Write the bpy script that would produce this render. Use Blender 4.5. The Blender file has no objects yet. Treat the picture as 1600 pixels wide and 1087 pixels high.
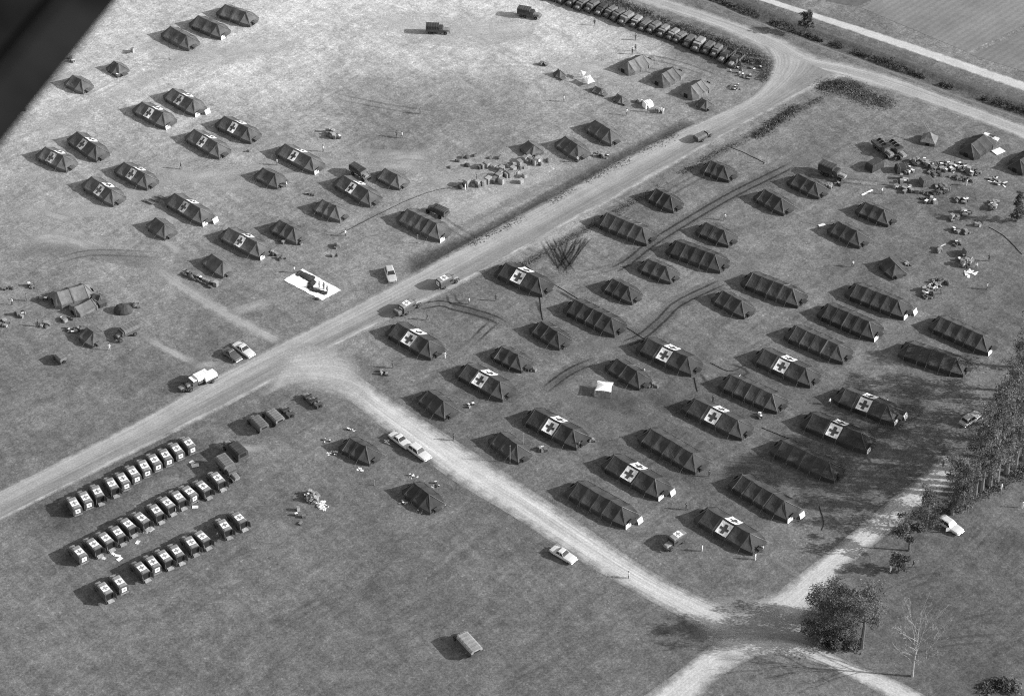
import bpy, math, random
import numpy as np
from mathutils import Vector, Matrix
random.seed(7); rng = np.random.default_rng(7)
scene = bpy.context.scene
COL = scene.collection
R_ = math.radians
# ------------------------------------------------------------------ camera
CAM_H = 346.0; PITCH = R_(40.0); FPX = 4200.0; PW, PH = 1600.0, 1087.0
cam = bpy.data.cameras.new('camera'); camo = bpy.data.objects.new('camera', cam); COL.objects.link(camo)
camo.location = (0, 0, CAM_H); camo.rotation_euler = (math.pi/2 - PITCH, 0, 0)
cam.sensor_width = 36; cam.sensor_fit = 'HORIZONTAL'; cam.lens = 36*FPX/PW
cam.clip_start = 0.2; cam.clip_end = 9000
cam.dof.use_dof = True; cam.dof.focus_distance = 500; cam.dof.aperture_fstop = 9.5
scene.camera = camo
# ------------------------------------------------------------------ sky + sun (monochrome film: neutral light)
SUN_EL = R_(24.5); SUN_DIR = Vector((math.cos(SUN_EL)*0.994, -math.cos(SUN_EL)*0.11, math.sin(SUN_EL)))
w = bpy.data.worlds.new('World'); scene.world = w; w.use_nodes = True
nt = w.node_tree; nt.nodes.clear()
sky = nt.nodes.new('ShaderNodeTexSky'); sky.sky_type = 'NISHITA'; sky.sun_disc = False
sky.sun_elevation = SUN_EL; sky.sun_rotation = R_(96.3)
bw = nt.nodes.new('ShaderNodeRGBToBW'); bg = nt.nodes.new('ShaderNodeBackground'); wo = nt.nodes.new('ShaderNodeOutputWorld')
nt.links.new(sky.outputs[0], bw.inputs[0]); nt.links.new(bw.outputs[0], bg.inputs[0]); nt.links.new(bg.outputs[0], wo.inputs[0])
bg.inputs[1].default_value = 0.15
sl = bpy.data.lights.new('sun', 'SUN'); sl.energy = 4.0; sl.angle = R_(0.53); sl.color = (1, 1, 1)
so = bpy.data.objects.new('sun', sl); COL.objects.link(so)
so.rotation_euler = SUN_DIR.to_track_quat('Z', 'Y').to_euler(); so.location = (0, 400, 300)
vs = scene.view_settings; vs.view_transform = 'Standard'; vs.look = 'None'; vs.gamma = 1; vs.exposure = 0.70
vs.use_curve_mapping = False
scene.cycles.use_denoising = False
scene.cycles.filter_width = 1.1
scene.cycles.max_bounces = 5; scene.cycles.transparent_max_bounces = 12
# ------------------------------------------------------------------ photo pixel -> place on the ground
def G(px, py, z=0.0):
    u = (px-PW/2)/FPX; v = (py-PH/2)/FPX
    c, s = math.cos(PITCH), math.sin(PITCH)
    d = (u, c - v*s, -s - v*c)
    t = (z-CAM_H)/d[2]
    return Vector((d[0]*t, d[1]*t, z))
def lin(v):
    v = v/255.0
    return v/12.92 if v <= 0.04045 else ((v+0.055)/1.055)**2.4
K = 0.70
def alb(v): return lin(v)*K
# ------------------------------------------------------------------ materials
MATS = {}
def mat(name, val, rough=0.85, var=0.15, scale=2.0, metal=0.0, spec=0.3, rand=0.0):
    if name in MATS: return MATS[name]
    m = bpy.data.materials.new(name); m.use_nodes = True; t = m.node_tree
    b = t.nodes['Principled BSDF']; b.inputs['Roughness'].default_value = rough; b.inputs['Metallic'].default_value = metal
    b.inputs['Specular IOR Level'].default_value = spec
    tc = t.nodes.new('ShaderNodeTexCoord'); n = t.nodes.new('ShaderNodeTexNoise'); n.inputs['Scale'].default_value = scale; n.inputs['Detail'].default_value = 5
    mr = t.nodes.new('ShaderNodeMapRange'); mr.inputs[1].default_value = 0.3; mr.inputs[2].default_value = 0.7
    mr.inputs[3].default_value = val*(1-var); mr.inputs[4].default_value = val*(1+var)
    t.links.new(tc.outputs['Object'], n.inputs['Vector']); t.links.new(n.outputs[0], mr.inputs[0])
    out = mr.outputs[0]
    if rand > 0:
        oi = t.nodes.new('ShaderNodeObjectInfo'); r2 = t.nodes.new('ShaderNodeMapRange'); r2.inputs[3].default_value = 1-rand; r2.inputs[4].default_value = 1+rand
        mu = t.nodes.new('ShaderNodeMath'); mu.operation = 'MULTIPLY'
        t.links.new(oi.outputs['Random'], r2.inputs[0]); t.links.new(r2.outputs[0], mu.inputs[0]); t.links.new(out, mu.inputs[1]); out = mu.outputs[0]
    if name.startswith('canvas') or 'cloth' in name:
        bp = t.nodes.new('ShaderNodeBump'); bp.inputs['Strength'].default_value = 0.55; bp.inputs['Distance'].default_value = 0.12
        n2 = t.nodes.new('ShaderNodeTexNoise'); n2.inputs['Scale'].default_value = 1.7; n2.inputs['Detail'].default_value = 3; n2.inputs['Distortion'].default_value = 1.5
        t.links.new(tc.outputs['Object'], n2.inputs['Vector']); t.links.new(n2.outputs[0], bp.inputs['Height']); t.links.new(bp.outputs[0], b.inputs['Normal'])
    t.links.new(out, b.inputs['Base Color'])
    MATS[name] = m; return m
def M(k):
    return {
     'canvas': lambda: mat('canvas', 0.05, 0.95, 0.3, 0.7, rand=0.22),
     'seam_faint': lambda: mat('seam_faint', 0.075, 0.95, 0.5, 0.8, rand=0.3),
     'canvas_pale': lambda: mat('canvas_pale', 0.24, 0.95, 0.2, 1.1, rand=0.15),
     'canvas_light': lambda: mat('canvas_light', 0.145, 0.95, 0.2, 1.1, rand=0.2),
     'canvas_mid': lambda: mat('canvas_mid', 0.095, 0.95, 0.3, 0.7, rand=0.18),  # paler canvas tone for the tents on the upper left
     'seam': lambda: mat('seam', 0.12, 0.95, 0.55, 0.8, rand=0.3),
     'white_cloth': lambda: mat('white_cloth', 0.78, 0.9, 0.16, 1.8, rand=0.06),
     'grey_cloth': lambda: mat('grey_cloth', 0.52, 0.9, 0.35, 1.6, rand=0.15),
     'cross_print': lambda: mat('cross_print', 0.07, 0.9, 0.15, 2.0),
     'cross_faded': lambda: mat('cross_faded', 0.24, 0.9, 0.2, 3.0, rand=0.35),
     'rope': lambda: mat('rope', 0.2, 0.95, 0.1, 3.0),
     'pole': lambda: mat('pole', 0.28, 0.8, 0.15, 3.0),
     'dark': lambda: mat('painted_inner_shade', 0.015, 0.95, 0.2, 3.0),  # near-black stand-in: shade inside openings painted as a colour
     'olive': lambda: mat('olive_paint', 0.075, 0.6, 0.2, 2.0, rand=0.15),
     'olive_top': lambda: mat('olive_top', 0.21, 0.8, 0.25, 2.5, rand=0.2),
     'tyre': lambda: mat('tyre', 0.02, 0.9, 0.2, 6.0),
     'glass': lambda: mat('window_glass', 0.03, 0.12, 0.1, 2.0, spec=0.5),
     'white_paint': lambda: mat('white_paint', 0.58, 0.35, 0.04, 2.0, spec=0.5),
     'pale_paint': lambda: mat('pale_paint', 0.42, 0.4, 0.06, 2.0, spec=0.5),
     'dark_paint': lambda: mat('dark_paint', 0.10, 0.35, 0.1, 2.0, spec=0.5),
     'chrome': lambda: mat('chrome', 0.5, 0.3, 0.1, 2.0, metal=0.8),
     'wood': lambda: mat('crate_wood', 0.19, 0.85, 0.3, 3.0, rand=0.45),
     'card': lambda: mat('cardboard', 0.25, 0.9, 0.2, 2.0, rand=0.35),
     'pale_box': lambda: mat('pale_box', 0.72, 0.9, 0.15, 2.0, rand=0.2),
     'bag': lambda: mat('canvas_bag', 0.085, 0.95, 0.25, 2.0, rand=0.6),
     'skin': lambda: mat('skin', 0.35, 0.7, 0.05),
     'uniform': lambda: mat('uniform', 0.11, 0.9, 0.15, 6.0, rand=0.3),
     'shirt': lambda: mat('pale_shirt', 0.72, 0.9, 0.08, 6.0, rand=0.12),
     'hair': lambda: mat('hair', 0.03, 0.8, 0.1),
     'bark': lambda: mat('bark', 0.10, 0.95, 0.35, 2.0),
     'bark_pale': lambda: mat('bark_pale', 0.27, 0.9, 0.2, 2.0),
     'metal': lambda: mat('aircraft_skin', 0.0085, 0.9, 0.7, 9.0, spec=0.02),
     'metal_dark': lambda: mat('aircraft_seam', 0.003, 0.9, 0.2, 5.0, spec=0.02),
    }[k]()
# ------------------------------------------------------------------ mesh builder
class MB:
    def __init__(s): s.v = []; s.f = []; s.mi = []
    def add(s, vs, fs, mi=0):
        o = len(s.v); s.v += [tuple(p) for p in vs]; s.f += [tuple(i+o for i in f) for f in fs]; s.mi += [mi]*len(fs); return s
    def box(s, c, d, mi=0, taper=1.0, cham=0.0, rz=0.0):
        x, y, z = d[0]/2, d[1]/2, d[2]/2
        def ring(k, zz): return [(-x*k, -y*k, zz), (x*k, -y*k, zz), (x*k, y*k, zz), (-x*k, y*k, zz)]
        if cham > 0:
            rings = [ring(1, -z), ring(taper, z-cham), [(p[0]-math.copysign(cham, p[0]), p[1]-math.copysign(cham, p[1]), z) for p in ring(taper, z)]]
        else: rings = [ring(1, -z), ring(taper, z)]
        if rz:
            cr, sr = math.cos(rz), math.sin(rz)
            rings = [[(p[0]*cr-p[1]*sr, p[0]*sr+p[1]*cr, p[2]) for p in r] for r in rings]
        return s.loft([[(p[0]+c[0], p[1]+c[1], p[2]+c[2]) for p in r] for r in rings], mi)
    def loft(s, rings, mi=0, caps=True, closed=True):
        n = len(rings[0]); vs = [p for r in rings for p in r]; fs = []
        for i in range(len(rings)-1):
            for j in range(n if closed else n-1):
                a = i*n+j; b = i*n+(j+1) % n; fs.append((a, b, b+n, a+n))
        if caps and closed:
            fs.append(tuple(reversed(range(n)))); fs.append(tuple(range((len(rings)-1)*n, len(rings)*n)))
        return s.add(vs, fs, mi)
    def tube(s, pts, r, n=5, mi=0):
        pts = [Vector(p) for p in pts]; rs = r if isinstance(r, (list, tuple)) else [r]*len(pts)
        rings = []
        for i, p in enumerate(pts):
            d = (pts[min(i+1, len(pts)-1)] - pts[max(i-1, 0)])
            d = d.normalized() if d.length > 1e-9 else Vector((0, 0, 1))
            a = d.cross(Vector((0, 0, 1)) if abs(d.z) < 0.9 else Vector((1, 0, 0))).normalized(); b = a.cross(d)
            rings.append([tuple(p + (a*math.cos(2*math.pi*k/n)+b*math.sin(2*math.pi*k/n))*rs[i]) for k in range(n)])
        return s.loft(rings, mi)
    def wheel(s, c, r, wd, mi=0, n=12):
        x, y, z = c
        prof = [(-wd/2, r*.82), (-wd*.36, r), (wd*.36, r), (wd/2, r*.82)]
        rings = [[(x+dx, y+rr*math.cos(2*math.pi*k/n), z+rr*math.sin(2*math.pi*k/n)) for k in range(n)] for dx, rr in prof]
        return s.loft(rings, mi)
    def mesh(s, name, mats, smooth=False):
        me = bpy.data.meshes.new(name); me.from_pydata(s.v, [], s.f)
        for m in (mats if isinstance(mats, (list, tuple)) else [mats]): me.materials.append(M(m) if isinstance(m, str) else m)
        if any(s.mi): me.polygons.foreach_set('material_index', s.mi)
        if smooth: me.polygons.foreach_set('use_smooth', [True]*len(me.polygons))
        me.update(); return me
    def obj(s, name, mats, parent=None, smooth=False, link=True):
        o = bpy.data.objects.new(name, s.mesh(name, mats, smooth))
        if link: COL.objects.link(o)
        if parent: o.parent = parent
        return o
def tag(o, label=None, cat=None, group=None, kind=None):
    if label: o['label'] = label
    if cat: o['category'] = cat
    if group: o['group'] = group
    if kind: o['kind'] = kind
    return o
def empty(name, loc=(0, 0, 0), rz=0.0, link=True):
    o = bpy.data.objects.new(name, None); o.empty_display_size = 0.3
    if link: COL.objects.link(o)
    o.location = loc; o.rotation_euler = (0, 0, rz); return o
PROTOS = []
def proto(o): PROTOS.append(o); return o
def copy_tree(o, parent=None):
    c = o.copy(); COL.objects.link(c); c.parent = parent
    for ch in o.children: copy_tree(ch, c)
    return c
def place(p, px, py, az, label=None, cat=None, group=None, sc=1.0, z=0.0):
    o = copy_tree(p); g = G(px, py, 0.0); o.location = (g.x, g.y, z); o.rotation_euler = (0, 0, -R_(az)); o.scale = (sc, sc, sc)
    tag(o, label, cat, group); return o
# tents: kind, ridge ends in the photo, label, cross panel, pale flaps
TENTS = [
 # upper left, beyond the main road
 ('M',(351.7,7.2),(384.2,18.5),'dark canvas tent, uppermost of the three in a line at the top left',None,0),
 ('M',(309.5,24.5),(340,37.4),'middle one of the three dark tents in a line at the top left',None,1),
 ('M',(266,41.4),(292,55),'lowest and leftmost of the three dark tents in a line at the top left',None,0),
 ('S',(113.4,117.4),(127,124),'small dark tent nearest the dark aircraft wing in the top left corner',None,0),
 ('M',(270,137.9),(302,156.4),'rearmost red cross tent of the left group, with a pale flap at its door',(281.5,154),2),
 ('M',(221.6,158.7),(254.8,176.1),'red cross tent with white corner wall, beside the rearmost of the left group',(232,176),1),
 ('M',(350.9,181.4),(387.5,199),'red cross tent at the upper right end of the second row, left group',(363.4,198.8),0),
 ('M',(303.7,202),(339.7,222.8),'red cross tent below the one at the right end of the second row',(316.7,220),0),
 ('M',(120,206),(150,227),'red cross tent on the pale grass, upper of the leftmost pair',(129.4,224),0),
 ('M',(70.7,229.5),(99.3,243.3),'leftmost red cross tent of the whole camp',(82.7,243.3),0),
 ('M',(193.4,253),(226.3,271),'red cross tent right of the leftmost pair, in the row below them',(205.4,270.8),0),
 ('M',(142.7,275.9),(174.8,296.2),'red cross tent below the leftmost pair, standing at the left end of its row',(154.8,295.9),0),
 ('M',(272.7,302),(313,325.5),'red cross tent with a row of stretchers behind it and white corner wall',(285,324),2),
 ('S',(243.3,340),(257,350),'small square dark tent left below the red cross tent with the stretchers',None,0),
 ('M',(357.5,355.4),(401.6,378),'red cross tent with white corner wall, lowest of the left hospital group',(374.9,376.2),1),
 ('S',(330.9,396),(348.2,408.7),'short dark tent with boxes lined up along its near side',None,0),
 ('M',(445.4,224.7),(486.7,245.5),'red cross tent nearest the bright crate heap on the pale field',(456.6,244),1),
 ('S',(410.7,262),(430,271.5),'plain dark tent below the red cross tent by the crate heap',None,0),
 ('M',(536,273.2),(576,297),'red cross tent nearest the parked crate rows, a truck just behind it',(548.6,292.7),0),
 ('S',(602,262.8),(621,272.5),'plain dark tent touching the right end of the tent by the crate rows',None,0),
 ('M',(504,311.4),(525.4,320.7),'plain dark tent below the red cross tent with the truck behind it',None,0),
 ('M',(437.4,343.4),(459.2,354.9),'plain dark tent right of the lowest red cross tent in the left group',None,0),
 ('L',(636.7,326.6),(682.3,348.7),'long plain dark tent with a box truck parked behind it, left of the main road',None,1),
 ('M',(883.5,212.7),(902.7,225.5),'dark tent at the right end of the crate rows, left of the main road',None,0),
 ('M',(930,187.6),(953.4,202.3),'dark tent between the crate rows and the group of small shelters',None,0),
 # right block
 ('M',(1110.8,250.8),(1132,259),'northernmost dark tent right of the main road, beside the weedy verge',None,0),
 ('M',(1025.5,294.5),(1048,306),'dark short tent next to the verge, second from the far end of that row',None,0),
 ('L',(949.4,332.7),(1004,355.4),'long dark tent alongside the verge above the churned tyre marks',None,0),
 ('M',(1104,347.4),(1132,359.4),'short dark tent above the end of a long one, right of the dirt track',None,0),
 ('L',(1058.3,376),(1117.5,398),'long dark tent lying right across from the churned tyre marks beyond the track',None,0),
 ('M',(1013.5,404.2),(1041.5,416.2),'short dark tent with white sacks at its corner, under the long one by the track',None,0),
 ('M',(957.4,434.9),(982.8,448),'short dark tent below the churned tyre marks',None,0),
 ('X',(790.9,410.6),(841.9,434),'red cross tent beside the main road next to the churned tyre marks',(808.2,433.3),0),
 ('L',(899.3,468),(955.5,496.3),'long dark tent in front of the short one below the churned tyre marks',None,0),
 ('M',(845.4,501.6),(871.5,518),'short dark tent linked by a cable to the red cross tent beside the main road',None,0),
 ('X',(621.6,504.2),(670,531.8),'red cross tent at the corner of the main road and the side road',(639.3,528.3),0),
 ('M',(784.2,540.5),(809.6,553.3),'short dark tent between two red cross tents near the road corner',None,0),
 ('X',(730.9,568),(781.6,596),'second red cross tent from the road corner, behind the side road',(747.7,594.7),0),
 ('M',(669.5,608.6),(693.5,626.7),'short dark tent nearest the road junction, beside the side road',None,0),
 ('M',(781.6,674.7),(808.2,694.2),'short dark tent beside the side road with pale poles at its right end',None,0),
 ('X',(836,639.3),(896,670.7),'third red cross tent from the road corner with gear piled at its door',(861.4,664.9),0),
 ('X',(1013.5,528.3),(1074.8,557.3),'red cross tent with a short tent and white parasol in front',(1038,553.3),0),
 ('M',(964,560),(996,580),'short dark tent beside the square white awning',None,0),
 ('L',(1142.9,585.9),(1207,614.7),'long plain tent at the middle of the right block, between red cross tents',None,0),
 ('X',(1086.8,622.7),(1153.5,656),'red cross tent in front of the long plain tent at the block middle',(1114.8,649.4),0),
 ('L',(1017.5,669.4),(1082.8,708),'long plain dark tent between two red cross tents on the near side',None,0),
 ('X',(960,710.8),(1024,747.6),'red cross tent with white flaps, second from the side road',(984,738.8),2),
 ('L',(904,753),(972,791.3),'long plain dark tent with white flaps beside the side road',None,2),
 ('X',(1106.4,794.2),(1172.2,833),'nearest red cross tent, an ambulance parked on its left',(1127,829),0),
 ('L',(1160,741.5),(1226,781.5),'long plain dark tent behind the nearest red cross tent',None,2),
 ('X',(1194.7,545.3),(1259.5,574.7),'red cross tent at the upper middle of the right block, behind the long plain tent',(1221.4,570.7),0),
 ('X',(1321.4,606.7),(1387.6,632),'red cross tent furthest right, its end in the tree shade',(1348.6,632.9),2),
 ('X',(1270.7,645.4),(1345.4,676),'red cross tent with a pale rail along its foot, edge of the tree shade',(1302.7,672.9),1),
 ('L',(1224,688),(1296,721.4),'long plain tent with a pale line along its eave, half in tree shade',None,0),
 ('L',(1422.3,535),(1494.9,558.7),'long plain tent right beside the tall trees, lower of two',None,0),
 ('L',(1470.8,494.7),(1536.2,523.5),'long plain tent furthest right, upper of two by the trees',None,1),
 ('L',(1339.3,443),(1403.6,468.8),'long plain tent next to the bright heap of supplies',None,2),
 ('L',(1296,475),(1358.2,502),'long plain tent with white corner, second in its column below the supplies',None,1),
 ('L',(1244.8,509.3),(1310,538),'long plain tent, third in its column below the supplies',None,0),
 ('L',(1176.2,426),(1239.2,451.4),'long plain tent alone at the upper middle of the right block',None,0),
 ('M',(1129.5,454),(1158.9,470),'short dark tent left of the lone long tent in the upper middle',None,0),
 ('M',(1195,295.4),(1221.4,310),'short dark tent right of the dirt track, left of two near the parked truck',None,0),
 ('M',(1246.7,271.3),(1274.7,284.7),'short dark tent touching the tarpaulined truck by the supply dump',None,0),
 ('M',(1353.4,315.4),(1381.4,327.4),'short dark tent below the supply dump, upper of two',None,0),
 ('M',(1310,346),(1338.8,360.7),'short dark tent with a white board at its left end, below the supply dump',None,0),
 ('S',(1390,401),(1399,411),'small tent with gear strewn round it, left of the supply heaps',None,0),
 # lower left field
 ('M',(547.2,683.6),(572,697),'dark tent in the near field behind the two white cars',None,0),
 ('M',(646.8,753.5),(670.8,772),'nearest dark tent in the field, stones scattered round its foot',None,0),
]
# ------------------------------------------------------------------ the ground
def pl(pts, z=0.0): return [G(x, y, z) for x, y in pts]
def resample(pts, step):
    P = np.array([[p[0], p[1]] for p in pts]); 
    # Catmull-Rom then even spacing
    out = []
    for i in range(len(P)-1):
        p0 = P[max(i-1, 0)]; p1 = P[i]; p2 = P[i+1]; p3 = P[min(i+2, len(P)-1)]
        for t in np.linspace(0, 1, 12, endpoint=False):
            out.append(0.5*((2*p1)+(-p0+p2)*t+(2*p0-5*p1+4*p2-p3)*t*t+(-p0+3*p1-3*p2+p3)*t**3))
    out.append(P[-1]); out = np.array(out)
    d = np.r_[0, np.cumsum(np.linalg.norm(np.diff(out, axis=0), axis=1))]
    n = max(2, int(d[-1]/step)+1); q = np.linspace(0, d[-1], n)
    return np.c_[np.interp(q, d, out[:, 0]), np.interp(q, d, out[:, 1])]
def dist_poly(X, Y, pts):
    D = np.full(X.shape, 1e9)
    for i in range(len(pts)-1):
        ax, ay = pts[i][0], pts[i][1]; bx, by = pts[i+1][0], pts[i+1][1]
        dx, dy = bx-ax, by-ay; L = dx*dx+dy*dy+1e-9
        t = np.clip(((X-ax)*dx+(Y-ay)*dy)/L, 0, 1)
        D = np.minimum(D, np.hypot(X-ax-t*dx, Y-ay-t*dy))
    return D
CANAL = pl([(960, -75), (1080, -22), (1180, 20), (1260, 51), (1400, 101), (1500, 138), (1600, 172), (1720, 214), (1900, 280)])
DITCH = pl([(760, -60), (860, -22), (960, 12), (1060, 50), (1130, 78), (1180, 96)])
TONES = [(100,600,116),(250,620,114),(50,700,116),(300,1000,116),(600,950,109),(900,1000,110),(500,830,114),(100,950,117),(400,750,120),(700,1060,113),(200,850,118),(0,1050,118),(400,900,115),(800,900,110),
 (50,350,152),(100,480,133),(250,480,137),(350,500,131),(200,420,150),(500,470,131),(600,400,148),(450,300,150),(550,380,142),(0,420,142),(150,560,124),
 (200,100,192),(100,180,178),(400,120,190),(600,60,198),(700,100,196),(800,60,198),(900,80,192),(660,170,118),(615,165,135),(715,178,132),(690,190,138),(600,125,175),(500,180,168),(760,160,155),(700,230,152),(300,270,158),(50,300,162),(850,160,160),(800,300,166),(900,170,148),(700,320,162),(1000,140,160),(1000,70,186),(980,190,152),(500,20,194),(300,40,190),(250,200,172),(150,300,165),(400,210,162),(1080,170,150),
 (1100,300,126),(1000,450,128),(900,560,116),(750,500,120),(1200,480,122),(1400,560,118),(1350,420,117),(1500,400,114),(1300,200,127),(1450,180,127),(1150,700,106),(1000,850,120),(850,720,112),(1250,880,118),(1380,700,108),(1550,480,114),(1200,380,124),(1050,620,108),
 (1500,900,102),(1500,1000,100),(1300,1075,118),(1400,870,106),(1560,830,110),(1200,1060,114),(1050,1040,112),
 (1500,50,142),(1350,60,132),(1300,10,130),(1580,100,140),(1300,80,114),(1500,145,118),(1150,15,124),(1100,70,118),(1600,20,142)]
def tone_field(X, Y):
    num = np.zeros(X.shape); den = np.full(X.shape, 1e-6); den0 = 1e-6
    num += den*118
    for px, py, v in TONES:
        g = G(px, py); d2 = (X-g.x)**2+(Y-g.y)**2
        w = np.exp(-d2/(2*8.5**2))+1e-4*np.exp(-d2/(2*30.0**2)); num += w*v; den += w
    T = num/den
    T = T+8*np.clip((150-T)/30, 0, 1)+11*np.clip((T-150)/25, 0, 1)
    st = [([(660,412),(740,378),(830,330),(900,290),(980,248),(1070,203)], 3.1, 92), ([(560,560),(600,590)], 1.5, 112),
          ([(110,800),(160,775),(300,695)], 5, 112)]
    for pts, wd, v in st:
        D = dist_poly(X, Y, [tuple(p) for p in pl(pts)]); a = np.exp(-(D/wd)**4); T = T*(1-a)+v*a
    for r_ in TENTS:      # ground worn bare at the tent doors, darker along the sides
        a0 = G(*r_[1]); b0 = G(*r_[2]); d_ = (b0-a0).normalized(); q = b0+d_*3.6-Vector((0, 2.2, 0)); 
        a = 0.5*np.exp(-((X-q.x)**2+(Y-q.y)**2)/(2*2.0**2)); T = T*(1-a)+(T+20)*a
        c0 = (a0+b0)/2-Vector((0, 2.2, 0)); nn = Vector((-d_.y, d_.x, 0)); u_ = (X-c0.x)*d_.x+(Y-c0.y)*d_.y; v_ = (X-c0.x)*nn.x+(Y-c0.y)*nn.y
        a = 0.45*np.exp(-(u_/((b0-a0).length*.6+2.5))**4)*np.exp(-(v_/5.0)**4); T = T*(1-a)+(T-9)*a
    a = np.exp(-(dist_poly(X, Y, CANAL)/5.0)**2)*0.7; T = T*(1-a)+104*a
    a = np.exp(-(dist_poly(X, Y, DITCH)/5.0)**2)*0.8; T = T*(1-a)+100*a
    return T
def zg(X, Y):
    d1 = dist_poly(X, Y, CANAL); d2 = dist_poly(X, Y, DITCH)
    return -1.5*np.exp(-(d1/2.4)**2) - 0.6*np.exp(-(d2/1.8)**2)
def zat(x, y): return float(zg(np.array([x]), np.array([y]))[0])
xs = np.r_[-6000, -2500, -1000, -500, -250, np.arange(-140, 141, 1.0), 250, 500, 1000, 2500, 6000]
ys = np.r_[-4000, -1000, 0, 150, 250, np.arange(300, 581, 1.0), 640, 750, 1000, 2000, 4000, 8000]
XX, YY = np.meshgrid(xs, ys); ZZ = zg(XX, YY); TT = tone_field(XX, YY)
nx, ny = len(xs), len(ys)
idx = np.arange(nx*ny).reshape(ny, nx)
quads = np.stack([idx[:-1, :-1], idx[:-1, 1:], idx[1:, 1:], idx[1:, :-1]], -1).reshape(-1, 4)
me = bpy.data.meshes.new('ground')
me.from_pydata(np.c_[XX.ravel(), YY.ravel(), ZZ.ravel()].tolist(), [], quads.tolist())
at = me.attributes.new('tone', 'FLOAT', 'POINT')
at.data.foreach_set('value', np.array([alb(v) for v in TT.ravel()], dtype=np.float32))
me.polygons.foreach_set('use_smooth', [True]*len(me.polygons))
def nodes(m): m.use_nodes = True; return m.node_tree
def nmix(t, a, b, op='MULTIPLY'):
    n = t.nodes.new('ShaderNodeMath'); n.operation = op
    for k, x in ((0, a), (1, b)):
        if isinstance(x, (int, float)): n.inputs[k].default_value = x
        else: t.links.new(x, n.inputs[k])
    return n.outputs[0]
def nrange(t, x, a, b, c, d, clamp=True):
    n = t.nodes.new('ShaderNodeMapRange'); n.clamp = clamp; t.links.new(x, n.inputs[0])
    for k, v in zip((1, 2, 3, 4), (a, b, c, d)): n.inputs[k].default_value = v
    return n.outputs[0]
def nnoise(t, vec, sc, det=4, rough=0.55, dist=0.0):
    n = t.nodes.new('ShaderNodeTexNoise'); n.inputs['Scale'].default_value = sc; n.inputs['Detail'].default_value = det; n.inputs['Roughness'].default_value = rough; n.inputs['Distortion'].default_value = dist
    t.links.new(vec, n.inputs['Vector']); return n.outputs[0]
def nmap(t, vec, sc, rot=0.0):
    if rot:
        r = t.nodes.new('ShaderNodeMapping'); r.inputs['Rotation'].default_value = (0, 0, rot); t.links.new(vec, r.inputs['Vector']); vec = r.outputs[0]; rot = 0.0
    n = t.nodes.new('ShaderNodeMapping'); n.inputs['Scale'].default_value = sc; n.inputs['Rotation'].default_value = (0, 0, rot); t.links.new(vec, n.inputs['Vector']); return n.outputs[0]
gm = bpy.data.materials.new('ground_grass'); t = nodes(gm); b = t.nodes['Principled BSDF']
b.inputs['Roughness'].default_value = 1.0; b.inputs['Specular IOR Level'].default_value = 0.0
tc = t.nodes.new('ShaderNodeTexCoord').outputs['Object']; a = t.nodes.new('ShaderNodeAttribute'); a.attribute_name = 'tone'; tone = a.outputs['Fac']
n1 = nrange(t, nnoise(t, tc, 0.045, 6, 0.62), 0.3, 0.7, 0.84, 1.16)
n2 = nrange(t, nnoise(t, tc, 0.42, 6, 0.72, 0.5), 0.3, 0.7, 0.78, 1.22)
n3 = nmix(t, nrange(t, nnoise(t, tc, 2.6, 3, 0.75), 0.26, 0.74, 0.56, 1.44), nrange(t, nnoise(t, tc, 1.15, 3, 0.7), 0.28, 0.72, 0.76, 1.24))
n3 = nmix(t, n3, nrange(t, nnoise(t, tc, 7.0, 2, 0.7), 0.28, 0.72, 0.76, 1.24))
st = nrange(t, nnoise(t, nmap(t, tc, (0.10, 0.8, 1), R_(-46)), 1.0, 5, 0.65, 0.8), 0.32, 0.68, 0.85, 1.15)
st2 = nrange(t, nnoise(t, nmap(t, tc, (0.6, 0.09, 1), R_(-38)), 1.0, 5, 0.65, 0.9), 0.34, 0.68, 0.88, 1.13)
mt = nrange(t, nnoise(t, tc, 0.13, 6, 0.68, 1.4), 0.32, 0.68, 0.80, 1.20)
sp = nrange(t, nnoise(t, tc, 1.3, 3, 0.6), 0.64, 0.74, 1.0, 1.5)      # small dry tufts
dk = nrange(t, nnoise(t, tc, 0.9, 4, 0.6), 0.24, 0.33, 0.74, 1.0)
c = nmix(t, tone, n1)
for q in (n2, n3, st, st2, mt, sp, dk): c = nmix(t, c, q)
t.links.new(c, b.inputs['Base Color'])
bp = t.nodes.new('ShaderNodeBump'); bp.inputs['Strength'].default_value = 0.5; bp.inputs['Distance'].default_value = 0.12
t.links.new(nnoise(t, tc, 1.6, 5, 0.7), bp.inputs['Height']); t.links.new(bp.outputs[0], b.inputs['Normal'])
me.materials.append(gm)
go = bpy.data.objects.new('ground', me); COL.objects.link(go); tag(go, kind='structure')
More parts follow.
